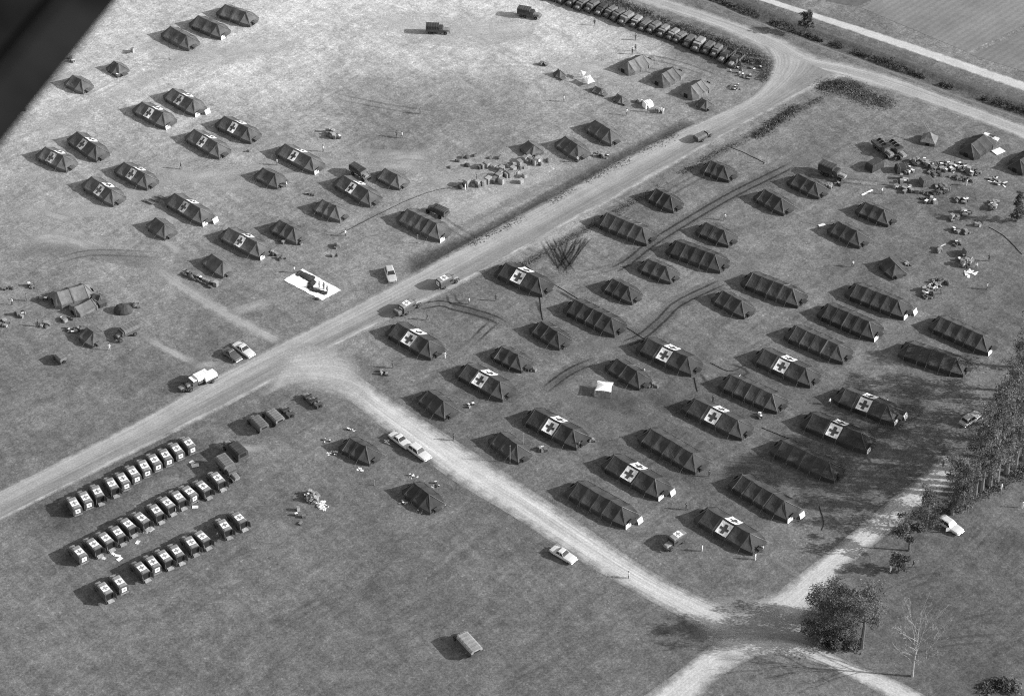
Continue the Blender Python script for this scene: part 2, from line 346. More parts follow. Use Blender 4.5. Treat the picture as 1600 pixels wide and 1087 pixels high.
# ------------------------------------------------------------------ roads and tracks: sheets with ragged edges
def road_mat(name, val, edge=0.35, streak=0.22, alpha=1.0, nscale=0.5, ruts=0.0, rut_pos=(0.32, 0.68), prof=None):
    m = bpy.data.materials.new(name); t = nodes(m); t.nodes.clear()
    out = t.nodes.new('ShaderNodeOutputMaterial'); pb = t.nodes.new('ShaderNodeBsdfPrincipled'); tr = t.nodes.new('ShaderNodeBsdfTransparent'); mx = t.nodes.new('ShaderNodeMixShader')
    pb.inputs['Roughness'].default_value = 1.0; pb.inputs['Specular IOR Level'].default_value = 0.0
    uvn = t.nodes.new('ShaderNodeUVMap'); uvn.uv_map = 'UVMap'; uv = uvn.outputs[0]
    sx = t.nodes.new('ShaderNodeSeparateXYZ'); t.links.new(uv, sx.inputs[0]); U, V = sx.outputs[0], sx.outputs[1]
    ob = t.nodes.new('ShaderNodeTexCoord').outputs['Object']
    s1 = nrange(t, nnoise(t, nmap(t, uv, (20, 0.035, 1)), 1.0, 5, 0.65), 0.3, 0.7, 1-streak, 1+streak)
    s2 = nrange(t, nnoise(t, ob, 0.25, 5, 0.65), 0.3, 0.7, 0.88, 1.12)
    s3 = nrange(t, nnoise(t, ob, 2.6, 3, 0.75), 0.28, 0.72, 0.74, 1.24)
    c = nmix(t, nmix(t, s1, s2), nmix(t, s3, val))
    if ruts:
        for rp in rut_pos:
            d = nmix(t, nmix(t, U, rp, 'SUBTRACT'), 0.0, 'ADD'); d = nmix(t, d, d)
            c = nmix(t, c, nrange(t, d, 0.0, 0.006, 1+ruts, 1.0))
    if prof:
        cr = t.nodes.new('ShaderNodeValToRGB'); el = cr.color_ramp.elements; el[0].position, el[1].position = prof[0][0], prof[-1][0]
        for p_, v_ in prof[1:-1]: el.new(p_)
        for e_, (p_, v_) in zip(cr.color_ramp.elements, prof): e_.color = (v_/1.5,)*3+(1,)
        t.links.new(nmix(t, U, nrange(t, nnoise(t, ob, 0.12, 3), .3, .7, -.05, .05), 'ADD'), cr.inputs[0]); c = nmix(t, c, nmix(t, cr.outputs[0], 1.5))
    t.links.new(c, pb.inputs['Base Color'])
    # alpha: distance from edge in u plus noise
    e = nmix(t, U, nmix(t, 1.0, U, 'SUBTRACT'), 'MINIMUM')
    vend = t.nodes.new('ShaderNodeAttribute'); vend.attribute_name = 'fade'
    e2 = nmix(t, e, nrange(t, nnoise(t, ob, nscale, 5, 0.7), 0.25, 0.75, -edge*0.5, edge*0.42, False), 'ADD')
    al = nrange(t, e2, -edge*.25, edge*0.75, 0.0, alpha)
    al = nmix(t, al, vend.outputs['Fac'])
    t.links.new(al, mx.inputs[0]); t.links.new(tr.outputs[0], mx.inputs[1]); t.links.new(pb.outputs[0], mx.inputs[2]); t.links.new(mx.outputs[0], out.inputs[0])
    return m
def strip(name, A, B, z, m, na=10, fade0=0.0, fade1=0.0, step=2.0, kind='structure'):
    """sheet between two edge lines given in photo pixels"""
    a = resample(pl(A), step); n = len(a); bq = resample(pl(B), step)
    ib = np.linspace(0, len(bq)-1, n); bb = np.c_[np.interp(ib, range(len(bq)), bq[:, 0]), np.interp(ib, range(len(bq)), bq[:, 1])]
    V = []; UV = []; F = []; FA = []
    L = np.r_[0, np.cumsum(np.hypot(*np.diff((a+bb)/2, axis=0).T))]
    for i in range(n):
        for j in range(na+1):
            u = j/na; p = a[i]*(1-u)+bb[i]*u; V.append((p[0], p[1], zat(p[0], p[1])+z)); UV.append((u, L[i]))
            f = 1.0
            if fade0: f = min(f, L[i]/fade0)
            if fade1: f = min(f, (L[-1]-L[i])/fade1)
            FA.append(f)
    for i in range(n-1):
        for j in range(na):
            q = i*(na+1)+j; F.append((q, q+1, q+na+2, q+na+1))
    me = bpy.data.meshes.new(name); me.from_pydata(V, [], F); me.materials.append(m)
    uvl = me.uv_layers.new(name='UVMap')
    for l in me.loops: uvl.data[l.index].uv = UV[l.vertex_index]
    at = me.attributes.new('fade', 'FLOAT', 'POINT'); at.data.foreach_set('value', np.array(FA, dtype=np.float32))
    if me.polygons[0].normal.z < 0: me.flip_normals()
    o = bpy.data.objects.new(name, me); COL.objects.link(o); tag(o, kind=kind); return o
def band(name, C, wpx_m, z, m, na=6, f0=0.0, f1=0.0, step=1.5):
    """sheet of constant width (metres) along a centre line in photo pixels"""
    c = resample(pl(C), step); tg = np.gradient(c, axis=0); tg /= np.linalg.norm(tg, axis=1)[:, None]; nn = np.c_[-tg[:, 1], tg[:, 0]]
    n = len(c); V = []; UV = []; F = []; FA = []; L = np.r_[0, np.cumsum(np.hypot(*np.diff(c, axis=0).T))]
    for i in range(n):
        for j in range(na+1):
            u = j/na; p = c[i]+nn[i]*(u-.5)*wpx_m; V.append((p[0], p[1], zat(p[0], p[1])+z)); UV.append((u, L[i]))
            f = 1.0
            if f0: f = min(f, L[i]/f0)
            if f1: f = min(f, (L[-1]-L[i])/f1)
            FA.append(f)
    for i in range(n-1):
        for j in range(na):
            q = i*(na+1)+j; F.append((q+1, q, q+na+1, q+na+2))
    me = bpy.data.meshes.new(name); me.from_pydata(V, [], F); me.materials.append(m)
    uvl = me.uv_layers.new(name='UVMap')
    for l in me.loops: uvl.data[l.index].uv = UV[l.vertex_index]
    at = me.attributes.new('fade', 'FLOAT', 'POINT'); at.data.foreach_set('value', np.array(FA, dtype=np.float32))
    if me.polygons[0].normal.z < 0: me.flip_normals()
    o = bpy.data.objects.new(name, me); COL.objects.link(o); tag(o, kind='structure'); return o
RM_main = road_mat('main_road_dirt', alb(178), 0.13, 0.24, 0.95, 0.5, prof=[(0, .9), (.12, 1.12), (.42, 1.05), (.66, .74), (.86, .78), (.93, 1.35), (1, 1.2)])
RM_side = road_mat('side_road_dirt', alb(208), 0.3, 0.26, 0.98, 0.4, ruts=0.14, rut_pos=(0.36, 0.64))
RM_pale = road_mat('pale_sand', alb(214), 0.32, 0.18, 0.98, 0.4)
RM_mid = road_mat('junction_dirt', alb(182), 0.4, 0.2, 0.85, 0.4)
RM_canal = road_mat('canal_road_dirt', alb(186), 0.24, 0.25, 0.93, 0.5, ruts=0.15, rut_pos=(0.25, 0.7))
RM_far = road_mat('far_road_dirt', alb(215), 0.2, 0.1, 1.0, 0.5)
RM_flare = road_mat('flare_dirt', alb(205), 0.5, 0.2, 0.85, 0.6)
RM_bleach = road_mat('bleached_grass', alb(206), 0.8, 0.15, 0.5, 0.25)
RM_path = road_mat('worn_path', alb(186), 0.4, 0.2, 0.85, 0.5)
RM_trod = road_mat('trodden_grass', alb(148), 0.8, 0.15, 0.5, 0.25)
RM_rut = road_mat('tyre_track_soil', alb(62), 0.8, 0.3, 0.7, 1.6)
RM_rut2 = road_mat('tyre_track_faint', alb(92), 0.8, 0.2, 0.34, 0.6)
RM_mud = road_mat('smudged_mud', alb(94), 0.9, 0.3, 0.5, 0.35)
RM_soil = road_mat('dug_soil', alb(84), 0.6, 0.3, 0.75, 0.8)
RM_verge = road_mat('verge_earth', alb(148), 0.6, 0.35, 0.8, 1.0)
strip('canal_road', [(900,-52),(985,-26),(1053,0),(1140,30),(1220,58),(1280,88),(1330,100),(1407,122),(1500,157),(1600,195),(1700,236),(1850,298),(2200,440),(2800,690)],
      [(850,-50),(918,-25),(985,0),(1112,43),(1180,75),(1225,105),(1290,116),(1400,147),(1500,181),(1600,219),(1700,263),(1850,328),(2200,475),(2800,735)], 0.020, RM_canal)
strip('far_road', [(1080,-45),(1203,-2),(1400,60),(1600,128),(1850,212),(2200,332),(2800,545)], [(1060,-40),(1186,1),(1385,68),(1600,143),(1850,230),(2200,352),(2800,575)], 0.018, RM_far)
strip('main_road', [(-800,1190),(-500,1028),(-260,900),(-120,828),(0,765),(200,663),(330,590),(440,533),(560,472),(700,396),(800,342),(900,288),(1000,234),(1100,186),(1170,152),(1200,118),(1205,90),(1190,70)],
      [(-800,1245),(-500,1080),(-260,950),(-120,876),(0,814),(200,713),(330,648),(440,590),(520,545),(620,494),(700,456),(790,408),(900,345),(1000,290),(1080,243),(1160,197),(1250,150),(1320,122)], 0.028, RM_main, 14)
strip('side_road', [(450,535),(505,540),(545,575),(600,615),(700,680),(800,745),(900,812),(980,868),(1050,910),(1120,942),(1180,958)],
      [(400,625),(470,598),(525,612),(590,662),(700,745),(800,806),(900,872),(1000,930),(1060,962),(1100,985),(1160,1000)], 0.036, RM_side, 10, 4, 6)
strip('junction_dirt', [(1085,935),(1160,935),(1250,950),(1290,975)], [(1080,1020),(1160,1020),(1240,1015),(1300,1015)], 0.030, RM_mid, 12, 5, 5)
strip('branch_road', [(1150,950),(1210,925),(1255,892),(1300,857),(1350,815),(1400,773),(1440,742),(1490,695)],
      [(1215,985),(1265,955),(1300,910),(1345,868),(1395,828),(1430,802),(1470,770),(1520,722)], 0.044, RM_pale, 10, 6, 4)
strip('bottom_road', [(1165,985),(1110,1008),(1062,1046),(1005,1087),(930,1140)], [(1225,1012),(1172,1030),(1125,1058),(1085,1100),(1010,1160)], 0.046, RM_pale, 10, 4)
strip('curved_lane', [(1095,1000),(1150,993),(1210,996),(1280,1012),(1340,1040),(1400,1062),(1470,1100),(1560,1150)],
      [(1130,1045),(1160,1030),(1210,1023),(1262,1030),(1320,1054),(1365,1078),(1415,1108),(1500,1165)], 0.052, RM_pale, 10, 4)
strip('road_flare', [(405,560),(455,545),(520,535),(560,560)], [(430,612),(495,612),(575,640),(600,660)], 0.040, RM_flare, 8, 8, 8)
band('worn_path', [(215,395),(270,437),(320,470),(375,503),(440,535)], 3.6, 0.016, RM_path, f0=12, f1=2)
band('worn_path', [(215,520),(250,540),(300,565),(312,572)], 2.2, 0.016, RM_path, f0=5, f1=4)
for pts, wd in [([(40,215),(110,180),(200,140),(320,70)], 5), ([(0,330),(120,330),(260,285),(420,262),(560,245)], 6), ([(0,400),(80,390),(180,400),(260,420)], 5), ([(300,300),(400,285),(520,262),(700,262)], 4),
                ([(340,180),(420,215),(520,240),(700,240)], 4), ([(560,340),(650,312),(760,290)], 1.6), ([(640,300),(760,262)], 5), ([(650,375),(720,355),(850,290),(960,235)], 3),
                ([(1000,390),(1100,330),(1230,262),(1290,235)], 3.0), ([(850,545),(960,535),(1060,470),(1130,438),(1200,395)], 3.5), ([(900,470),(1040,545),(1180,600),(1300,655)], 3), ([(830,590),(930,640),(1030,670)], 4), ([(1000,740),(1080,735),(1190,770)], 4)]:
    band('trodden_path', pts, wd, 0.012, RM_bleach if pts[0][1] < 360 and pts[0][0] < 800 else RM_trod, f0=6, f1=6)
for p_ in ([(298,574),(325,569),(350,566)], [(330,562),(350,556)], [(215,352),(250,372),(290,400)], [(600,250),(640,245),(680,250)], [(330,690),(380,700),(420,700)], [(40,375),(90,370),(150,390)], [(60,330),(120,345)]):
    band('scuffed_earth', p_, 2.6, 0.013, RM_path, f0=2.5, f1=2.5)
RM_bank = road_mat('canal_bank_earth', alb(152), 0.7, 0.3, 0.7, 0.8); RM_bare = road_mat('bare_sand', alb(214), 0.9, 0.2, 0.75, 0.22)
band('canal_bank', [(1060,-18),(1180,28),(1260,60),(1400,111),(1500,149),(1600,184),(1720,226)], 2.2, 0.012, RM_bank)
band('canal_bank', [(1100,-25),(1190,10),(1265,40),(1405,89),(1505,126),(1600,158),(1720,200)], 2.0, 0.012, RM_bank)
for p_, w_ in (([(560,246),(620,250),(690,262)], 7), ([(420,225),(500,250),(560,262)], 4), ([(20,385),(70,372),(130,380),(190,400)], 7), ([(60,340),(120,330),(200,330)], 5), ([(230,250),(300,275),(400,262)], 5), ([(200,60),(330,85),(480,60)], 9), ([(560,20),(700,50),(860,40)], 12), ([(860,95),(950,110),(1010,125)], 6), ([(150,150),(100,200),(40,235)], 5), ([(60,80),(130,140),(190,180)], 4), ([(200,345),(250,340),(330,350)], 4), ([(690,350),(770,310),(860,265)], 5), ([(0,280),(60,270),(120,260)], 4), ([(330,500),(420,470),(440,455)], 3)):
    band('bare_patch', p_, w_, 0.011, RM_bare, f0=9, f1=9)
band('verge_strip', [(800,428),(860,390),(940,340),(1020,298),(1100,250),(1180,208),(1240,176),(1290,150)], 3.2, 0.014, RM_verge, f0=6, f1=6)
def rut_pair(pts, gap=1.7, wd=0.62, m=RM_rut, f=3):
    pts = [(x+random.uniform(-1.2, 1.2), y+random.uniform(-.8, .8)) for x, y in pts]
    c = resample(pl(pts), 1.5); tg = np.gradient(c, axis=0); tg /= np.linalg.norm(tg, axis=1)[:, None]; nn = np.c_[-tg[:, 1], tg[:, 0]]
    for s in (-.5, .5):
        q = c+nn*s*gap
        V = []; UV = []; F = []; FA = []; n = len(q); L = np.r_[0, np.cumsum(np.hypot(*np.diff(q, axis=0).T))]
        for i in range(n):
            for j in range(4):
                u = j/3; p = q[i]+nn[i]*(u-.5)*wd; V.append((p[0], p[1], 0.022)); UV.append((u, L[i])); FA.append(min(1, L[i]/f, (L[-1]-L[i])/f))
        for i in range(n-1):
            for j in range(3): k = i*4+j; F.append((k+1, k, k+4, k+5))
        me = bpy.data.meshes.new('tyre_track'); me.from_pydata(V, [], F); me.materials.append(m)
        uvl = me.uv_layers.new(name='UVMap')
        for l in me.loops: uvl.data[l.index].uv = UV[l.vertex_index]
        at = me.attributes.new('fade', 'FLOAT', 'POINT'); at.data.foreach_set('value', np.array(FA, dtype=np.float32))
        if me.polygons[0].normal.z < 0: me.flip_normals()
        o = bpy.data.objects.new('tyre_track', me); COL.objects.link(o); tag(o, kind='structure')
Z4 = lambda L: [(580+x/6.667, 390+y/6.667) for x, y in L]
for p in [[(1240,258),(1150,302),(1090,336),(1020,380),(985,408),(955,425)], [(1130,440),(1062,474),(1032,500),(1000,527),(968,540)], [(932,562),(890,582),(850,610)],
          Z4([(480,600),(720,560),(850,600),(1050,645),(1270,715),(1400,775)]), Z4([(820,440),(850,540),(960,600)]), Z4([(1290,740),(1180,840),(1060,960)]),
          [(850,374),(866,400),(885,425)], [(912,366),(900,385),(885,408),(872,425)], [(893,370),(890,390),(880,415)]]:
    rut_pair(p)
for p in [[(880,432),(930,425),(985,408)], [(1440,640),(1395,665),(1330,690)], [(1380,930),(1440,905),(1500,895)], [(1500,870),(1530,840),(1560,800)], [(1400,1020),(1480,1003),(1600,995)], [(1520,1040),(1560,1015),(1600,990)],
          [(1470,985),(1540,965),(1600,965)], [(1540,890),(1565,860),(1590,820)], [(640,600),(680,585),(720,575)], [(120,860),(240,800),(380,740)], [(60,420),(140,395),(260,400)], [(940,90),(1010,110),(1100,120)], [(980,85),(1060,100),(1140,130)], [(520,150),(600,165),(690,180)]]:
    rut_pair(p, 1.8, 0.7, RM_rut2, 8)
for p_, w_ in (([(1240,258),(1150,302),(1090,336),(1020,380),(985,408),(955,425)], 4.2), ([(1130,440),(1062,474),(1032,500),(1000,527),(968,540)], 4.5), ([(932,562),(890,582),(850,610)], 4.5), ([(1000,600),(1060,640),(1100,625)], 5), ([(900,620),(960,625),(1010,640)], 6), ([(1130,735),(1180,720),(1230,735)], 5), ([(700,478),(760,492),(790,505)], 4), ([(1440,600),(1400,650),(1380,700)], 8), ([(1000,745),(1060,740),(1100,755)], 4), ([(830,600),(800,620),(770,632)], 4), ([(840,410),(880,395),(930,380)], 5), ([(1550,870),(1580,850),(1600,820)], 9)):
    band('mud_smear', p_, w_, 0.010, RM_mud, f0=6, f1=6)
for k_ in range(3): rut_pair([(855+k_*5+random.uniform(-4, 4), 372+random.uniform(-4, 6)), (872+k_*2, 400+random.uniform(-5, 5)), (882+k_*6, 426+random.uniform(-4, 4))], 1.6, .38); rut_pair([(920-k_*9+random.uniform(-3, 3), 364+random.uniform(-3, 6)), (902-k_*2, 390+random.uniform(-4, 4)), (880-k_*4, 424+random.uniform(-5, 5))], 1.6, .38)
for k_ in range(34):
    x_, y_ = random.uniform(0, 1600), random.uniform(30, 1080); s_ = random.choice(((1, -.5), (1, .45), (1, .1))); l_ = random.uniform(60, 190); b_ = random.uniform(-14, 14)
    rut_pair([(x_, y_), (x_+s_[0]*l_*.5, y_+s_[1]*l_*.5+b_), (x_+s_[0]*l_, y_+s_[1]*l_)], 1.7, .9, RM_bleach if y_ < 360-.1*x_ else random.choice((RM_trod, RM_rut2)), 8)
band('dug_soil', [(868,395),(880,412),(895,425)], 4.5, 0.018, RM_soil, f0=3, f1=3)
for p in [[(868,452),(895,468),(910,476)], [(838,470),(846,492)], [(1000,532),(1020,540)], [(1090,580),(1108,600)], [(1140,568),(1170,580),(1150,592)]]:
    band('dug_soil', p, 0.8, 0.024, RM_soil, f0=1, f1=1)
# ploughed fields beyond the far road
def field(name, corners, az, val, lam):
    m = bpy.data.materials.new(name); t = nodes(m); b = t.nodes['Principled BSDF']; b.inputs['Roughness'].default_value = 1; b.inputs['Specular IOR Level'].default_value = 0
    ob = t.nodes.new('ShaderNodeTexCoord').outputs['Object']
    wv = t.nodes.new('ShaderNodeTexWave'); wv.inputs['Scale'].default_value = 1.0; wv.inputs['Distortion'].default_value = 3.0; wv.inputs['Detail'].default_value = 3; wv.inputs['Detail Scale'].default_value = 0.6
    t.links.new(nmap(t, ob, (0.314/lam, 0.02, 1), R_(az)), wv.inputs['Vector'])
    c = nmix(t, nmix(t, nrange(t, wv.outputs['Fac'], 0, 1, 0.93, 1.06), nrange(t, nnoise(t, ob, 0.08, 5, .65), .3, .7, .82, 1.18)), nmix(t, nrange(t, nnoise(t, ob, 1.8, 4, .7), .3, .7, .82, 1.18), val))
    t.links.new(c, b.inputs['Base Color'])
    P = pl(corners, 0.03); o = MB().add(P, [tuple(range(len(P)))]).obj(name, m); tag(o, kind='structure')
    if o.data.polygons[0].normal.z < 0: o.data.flip_normals()
    return o
field('ploughed_field', [(1345,12),(1480,-45),(1800,-60),(1800,62),(1600,40),(1522,76),(1512,82)], 45, alb(146), 1.6)
field('ploughed_field', [(1518,86),(1600,48),(1800,75),(1800,200),(1600,112)], 45, alb(140), 1.6)
field('fallow_field', [(1290,2),(1330,-30),(1455,-42),(1340,10)], 30, alb(118), 2.5)
# ------------------------------------------------------------------ tents
KIND = {  # half width, hip run, ridge height, eave height, bays
 'L': (2.70, 2.5, 2.72, 1.2, 4), 'X': (2.70, 2.45, 2.72, 1.2, 3), 'M': (2.36, 2.35, 2.62, 1.1, 2), 'S': (2.2, 2.1, 2.45, .95, 1)}
def build_tent(kind, A, B, label, cross=None, flap=0, stove=False, group=None, seed=0, dims=None, light=False, name='tent'):
    rd = random.Random(seed); wv, hip, Hr, He, bays = dims or KIND[kind]
    a = G(A[0], A[1], Hr); b = G(B[0], B[1], Hr); d = b-a; Rl = d.length; c = (a+b)/2
    rz = math.atan2(d.y, d.x)
    T = empty(name, (c.x, c.y, 0), rz); tag(T, label, 'tent', group)
    cm = 'canvas_light' if light else ('canvas_mid' if A[1] < 620-.36*A[0] else 'canvas')
    hipr, hipl = hip, hip*.66
    X0, X1 = -Rl/2, Rl/2
    poles = [X0+Rl*(i+(rd.uniform(-.12, .12) if 0 < i < bays else 0))/bays for i in range(bays+1)]; sm = rd.choice(('seam', 'seam_faint'))
    sg = [rd.uniform(.05, .17) for _ in range(bays)]; kk = [rd.uniform(.7, 1.7) for _ in range(bays)]; jit = [rd.uniform(-.10, .08) for _ in range(bays+1)]
    ov = 0.14
    def bay(x):
        f = (x-X0)/max(Rl, 1e-6)*bays; i = min(max(int(f), 0), bays-1); fr = min(max(f-i, 0), 1); return i, fr
    def ridge_z(x):
        i, fr = bay(x); return Hr + (jit[i]*(1-fr)+jit[i+1]*fr) - sg[i]*math.sin(math.pi*fr)
    def roof(x, s, tt, off=0.0):
        i, fr = bay(x); k = math.sin(math.pi*fr)
        ze = He-0.10*k; z = ridge_z(x)*(1-tt)+ze*tt - (0.10+0.065*k*kk[i])*math.sin(math.pi*tt)+.03*math.sin(x*5.1+seed)*math.sin(tt*9+seed*2.3)*tt
        y = s*(wv+ov)*tt*(1-0.015*k); n = Vector((0, s*(Hr-He), wv)).normalized()*off
        return (x, y+n.y, z+n.z)
    # end fans
    def end_eave(e):   # list of (point, crest weight) from near side round to far side
        xe = (X1 if e > 0 else X0); hip = hipr if e > 0 else hipl; o = []
        C = Vector((xe+e*hip, -wv*.78, He*.66)); C2 = Vector((xe+e*hip, wv*.78, He*.66)); A_ = Vector(roof(xe, -1, 1)); A2 = Vector(roof(xe, 1, 1))
        for P, Q, n in ((A_, C, 4), (C, C2, 6), (C2, A2, 4)):
            for k in range(n): o.append((P.lerp(Q, k/n), math.sin(math.pi*k/n)))
        o.append((A2, 0.0)); return o
    mb = MB(); nt_ = 5
    st = [X0+Rl*i/(bays*4) for i in range(bays*4+1)]
    for s in (-1, 1):
        vs = [roof(x, s, k/nt_) for x in st for k in range(nt_+1)]; fs = []
        for i in range(len(st)-1):
            for k in range(nt_):
                q = i*(nt_+1)+k; f = (q, q+1, q+nt_+2, q+nt_+1); fs.append(f if s > 0 else f[::-1])
        mb.add(vs, [f[::-1] for f in fs])
    ends = {}
    for e in (-1, 1):
        E = end_eave(e); ends[e] = E; P = Vector((X1 if e > 0 else X0, 0, ridge_z(X1 if e > 0 else X0))); vs = []; fs = []
        for (q, wgt) in E:
            for k in range(nt_+1):
                tt = k/nt_; p = P.lerp(q, tt); p.z -= (0.08+0.12*wgt)*math.sin(math.pi*tt); vs.append(p)
        for i in range(len(E)-1):
            for k in range(nt_):
                q = i*(nt_+1)+k; f = (q, q+nt_+1, q+nt_+2, q+1); fs.append(f[::-1] if e > 0 else f)
        mb.add(vs, fs)
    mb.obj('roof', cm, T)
    # side walls, end walls
    for s in (-1, 1):
        m2 = MB(); vs = []
        for i, x in enumerate(st):
            p = roof(x, s, 1); y = s*(wv-0.05+0.05*math.sin(i*2.1+seed)); vs += [(x, s*(wv-.02), p[2]+.10), (x, y, 0.0)]
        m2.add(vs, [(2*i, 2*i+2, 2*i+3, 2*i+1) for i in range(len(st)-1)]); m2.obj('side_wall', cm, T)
    for e in (-1, 1):
        m2 = MB(); vs = []
        for i, (q, wgt) in enumerate(ends[e]):
            vs += [(q.x-e*.06, q.y*.98, q.z+.02), (q.x-e*.08+0.04*math.sin(i*1.7+seed), q.y*.985, 0)]
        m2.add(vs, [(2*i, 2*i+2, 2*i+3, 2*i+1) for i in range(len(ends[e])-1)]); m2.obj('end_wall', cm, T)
    # seams over each pole and down the hips
    for x in poles:
        for s in (-1, 1):
            hw = rd.uniform(.07, .15); vs = []
            for k in range(7):
                for dx in (-hw, hw):
                    xx = min(max(x+dx, X0), X1); vs.append(roof(xx, s, k/6*1.0, 0.03))
            MB().add(vs, [(2*k, 2*k+1, 2*k+3, 2*k+2) for k in range(6)]).obj('seam', sm if rd.random() < .8 else 'seam_faint', T)
    for e in (-1, 1):
        hip = hipr if e > 0 else hipl
        P = Vector((X1 if e > 0 else X0, 0, Hr+.02))
        for s in (-1, 1):
            q = Vector(((X1 if e > 0 else X0)+e*hip, s*wv*.78, He*.67)); vs = []
            sd = Vector((e*.05, -s*.05, 0.0)); 
            for k in range(6):
                p = P.lerp(q, k/5); p.z -= .08*math.sin(math.pi*k/5)-.03; vs += [p-sd, p+sd]
            MB().add(vs, [(2*k, 2*k+1, 2*k+3, 2*k+2) for k in range(5)]).obj('hip_seam', 'seam', T)
    # guy ropes and eave poles
    for x in poles:
        for s in (-1, 1):
            MB().tube([(x, s*(wv+.04), He+.02), (x, s*(wv+1.15), 0.02)], 0.018, 3).obj('guy_rope', 'rope', T)
            MB().tube([(x, s*(wv+.01), 0), (x, s*(wv+.01), He)], 0.035, 4).obj('eave_pole', 'pole', T)
    for e in (-1, 1):
        hip = hipr if e > 0 else hipl
        xe = (X1 if e > 0 else X0)+e*hip
        for s in (-1, 1):
            MB().tube([(xe, s*wv*.8, He*.66), (xe+e*.8, s*(wv*.8+.7), 0.02)], 0.018, 3).obj('guy_rope', 'rope', T)
        # doorway as a solid dark box at the end wall, inner shade painted in
        dh = He*0.86
        dy = -0.35*e if e > 0 else 0.2
        MB().box((xe-e*0.02, dy, dh/2), (0.16, 1.0, dh)).obj('doorway_shade', 'dark', T)
        if e > 0:
            aw = MB(); aw.add([(xe, dy-.7, He+.05), (xe, dy+.7, He+.05), (xe+1.0, dy+.6, He-.1), (xe+1.0, dy-.6, He-.1), (xe, dy-.7, He+.01), (xe, dy+.7, He+.01), (xe+1.0, dy+.6, He-.14), (xe+1.0, dy-.6, He-.14)],
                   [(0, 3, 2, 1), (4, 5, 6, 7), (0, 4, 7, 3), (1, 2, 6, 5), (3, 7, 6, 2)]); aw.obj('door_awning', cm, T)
            MB().tube([(xe+.97, dy-.58, 0), (xe+.97, dy-.58, He-.1)], .03, 4).obj('awning_pole', 'pole', T)
    if flap:    # rolled-up pale wall liner at the near corner
        xe = X1+hip
        MB().add([(xe+.16, -wv*.80, 0.04), (xe+.16, -wv*.22, .04), (xe+.06, -wv*.22, 1.0), (xe+.06, -wv*.78, 1.0),
                  (xe+.22, -wv*.80, 0.04), (xe+.22, -wv*.22, .04), (xe+.12, -wv*.22, 1.0), (xe+.12, -wv*.78, 1.0)],
                 [(4, 5, 6, 7), (0, 3, 2, 1), (0, 4, 7, 3), (1, 2, 6, 5), (3, 7, 6, 2)]).obj('wall_liner', 'white_cloth', T)
    if flap > 1:
        xe = X1+hip
        MB().add([(xe+1.3, .3, .1), (xe+1.3, 1.7, .1), (xe+.9, 1.7, 1.15), (xe+.9, .3, 1.15), (xe+1.26, .3, .1), (xe+1.26, 1.7, .1), (xe+.86, 1.7, 1.15), (xe+.86, .3, 1.15)],
                 [(0, 1, 2, 3), (4, 7, 6, 5), (0, 4, 5, 1), (1, 5, 6, 2), (2, 6, 7, 3), (3, 7, 4, 0)]).obj('open_flap', 'white_cloth', T)
    if stove:
        MB().tube([(X0+.8, -wv*.4, Hr-.9), (X0+.8, -wv*.4, Hr+.6)], .07, 6).obj('stove_pipe', 'pole', T)
    if cross:
        g = G(cross[0], cross[1], (Hr+He)/2); loc = Vector((g.x-c.x, g.y-c.y, 0)); cr, sr = math.cos(-rz), math.sin(-rz)
        xc = loc.x*cr-loc.y*sr; hw = 1.28 if kind == 'X' else .88; xc = min(max(xc, X0+hw+.1), X1-hw-.1)
        def patch(x0, x1, t0, t1, s, off, nm, mt, par):
            nx_, ny_ = 8, 6; vs = [roof(x0+(x1-x0)*i/nx_, s, t0+(t1-t0)*k/ny_, off) for i in range(nx_+1) for k in range(ny_+1)]
            lo = [roof(x0+(x1-x0)*i/nx_, s, t0+(t1-t0)*k/ny_, off-.02) for i in range(nx_+1) for k in range(ny_+1)]
            n_ = len(vs); fs = [(i*(ny_+1)+k, i*(ny_+1)+k+1, (i+1)*(ny_+1)+k+1, (i+1)*(ny_+1)+k) for i in range(nx_) for k in range(ny_)]
            if s < 0: pass
            fs = fs + [tuple(q+n_ for q in f[::-1]) for f in fs]
            return MB().add(vs+lo, fs).obj(nm, mt, par)
        for s in (-1, 1):
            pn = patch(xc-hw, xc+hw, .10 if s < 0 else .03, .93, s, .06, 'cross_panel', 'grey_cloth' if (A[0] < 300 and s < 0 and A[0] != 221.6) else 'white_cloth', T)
            q = hw*.27; tm, th = .515, .14
            patch(xc-q, xc+q, tm-.31, tm+.31, s, .085, 'cross_upright', 'cross_print', pn)
            for sgn in (-1, 1):
                patch(xc+sgn*q, xc+sgn*hw*.76, tm-th*.62, tm+th*.62, s, .085, 'cross_arm', 'cross_print', pn)
    return T
for i, r in enumerate(TENTS):
    dm = None
    build_tent(r[0], r[1], r[2], r[3], r[4], r[5], stove=False, seed=i, group=('red cross hospital tents' if r[4] else 'plain dark tents'), dims=dm)
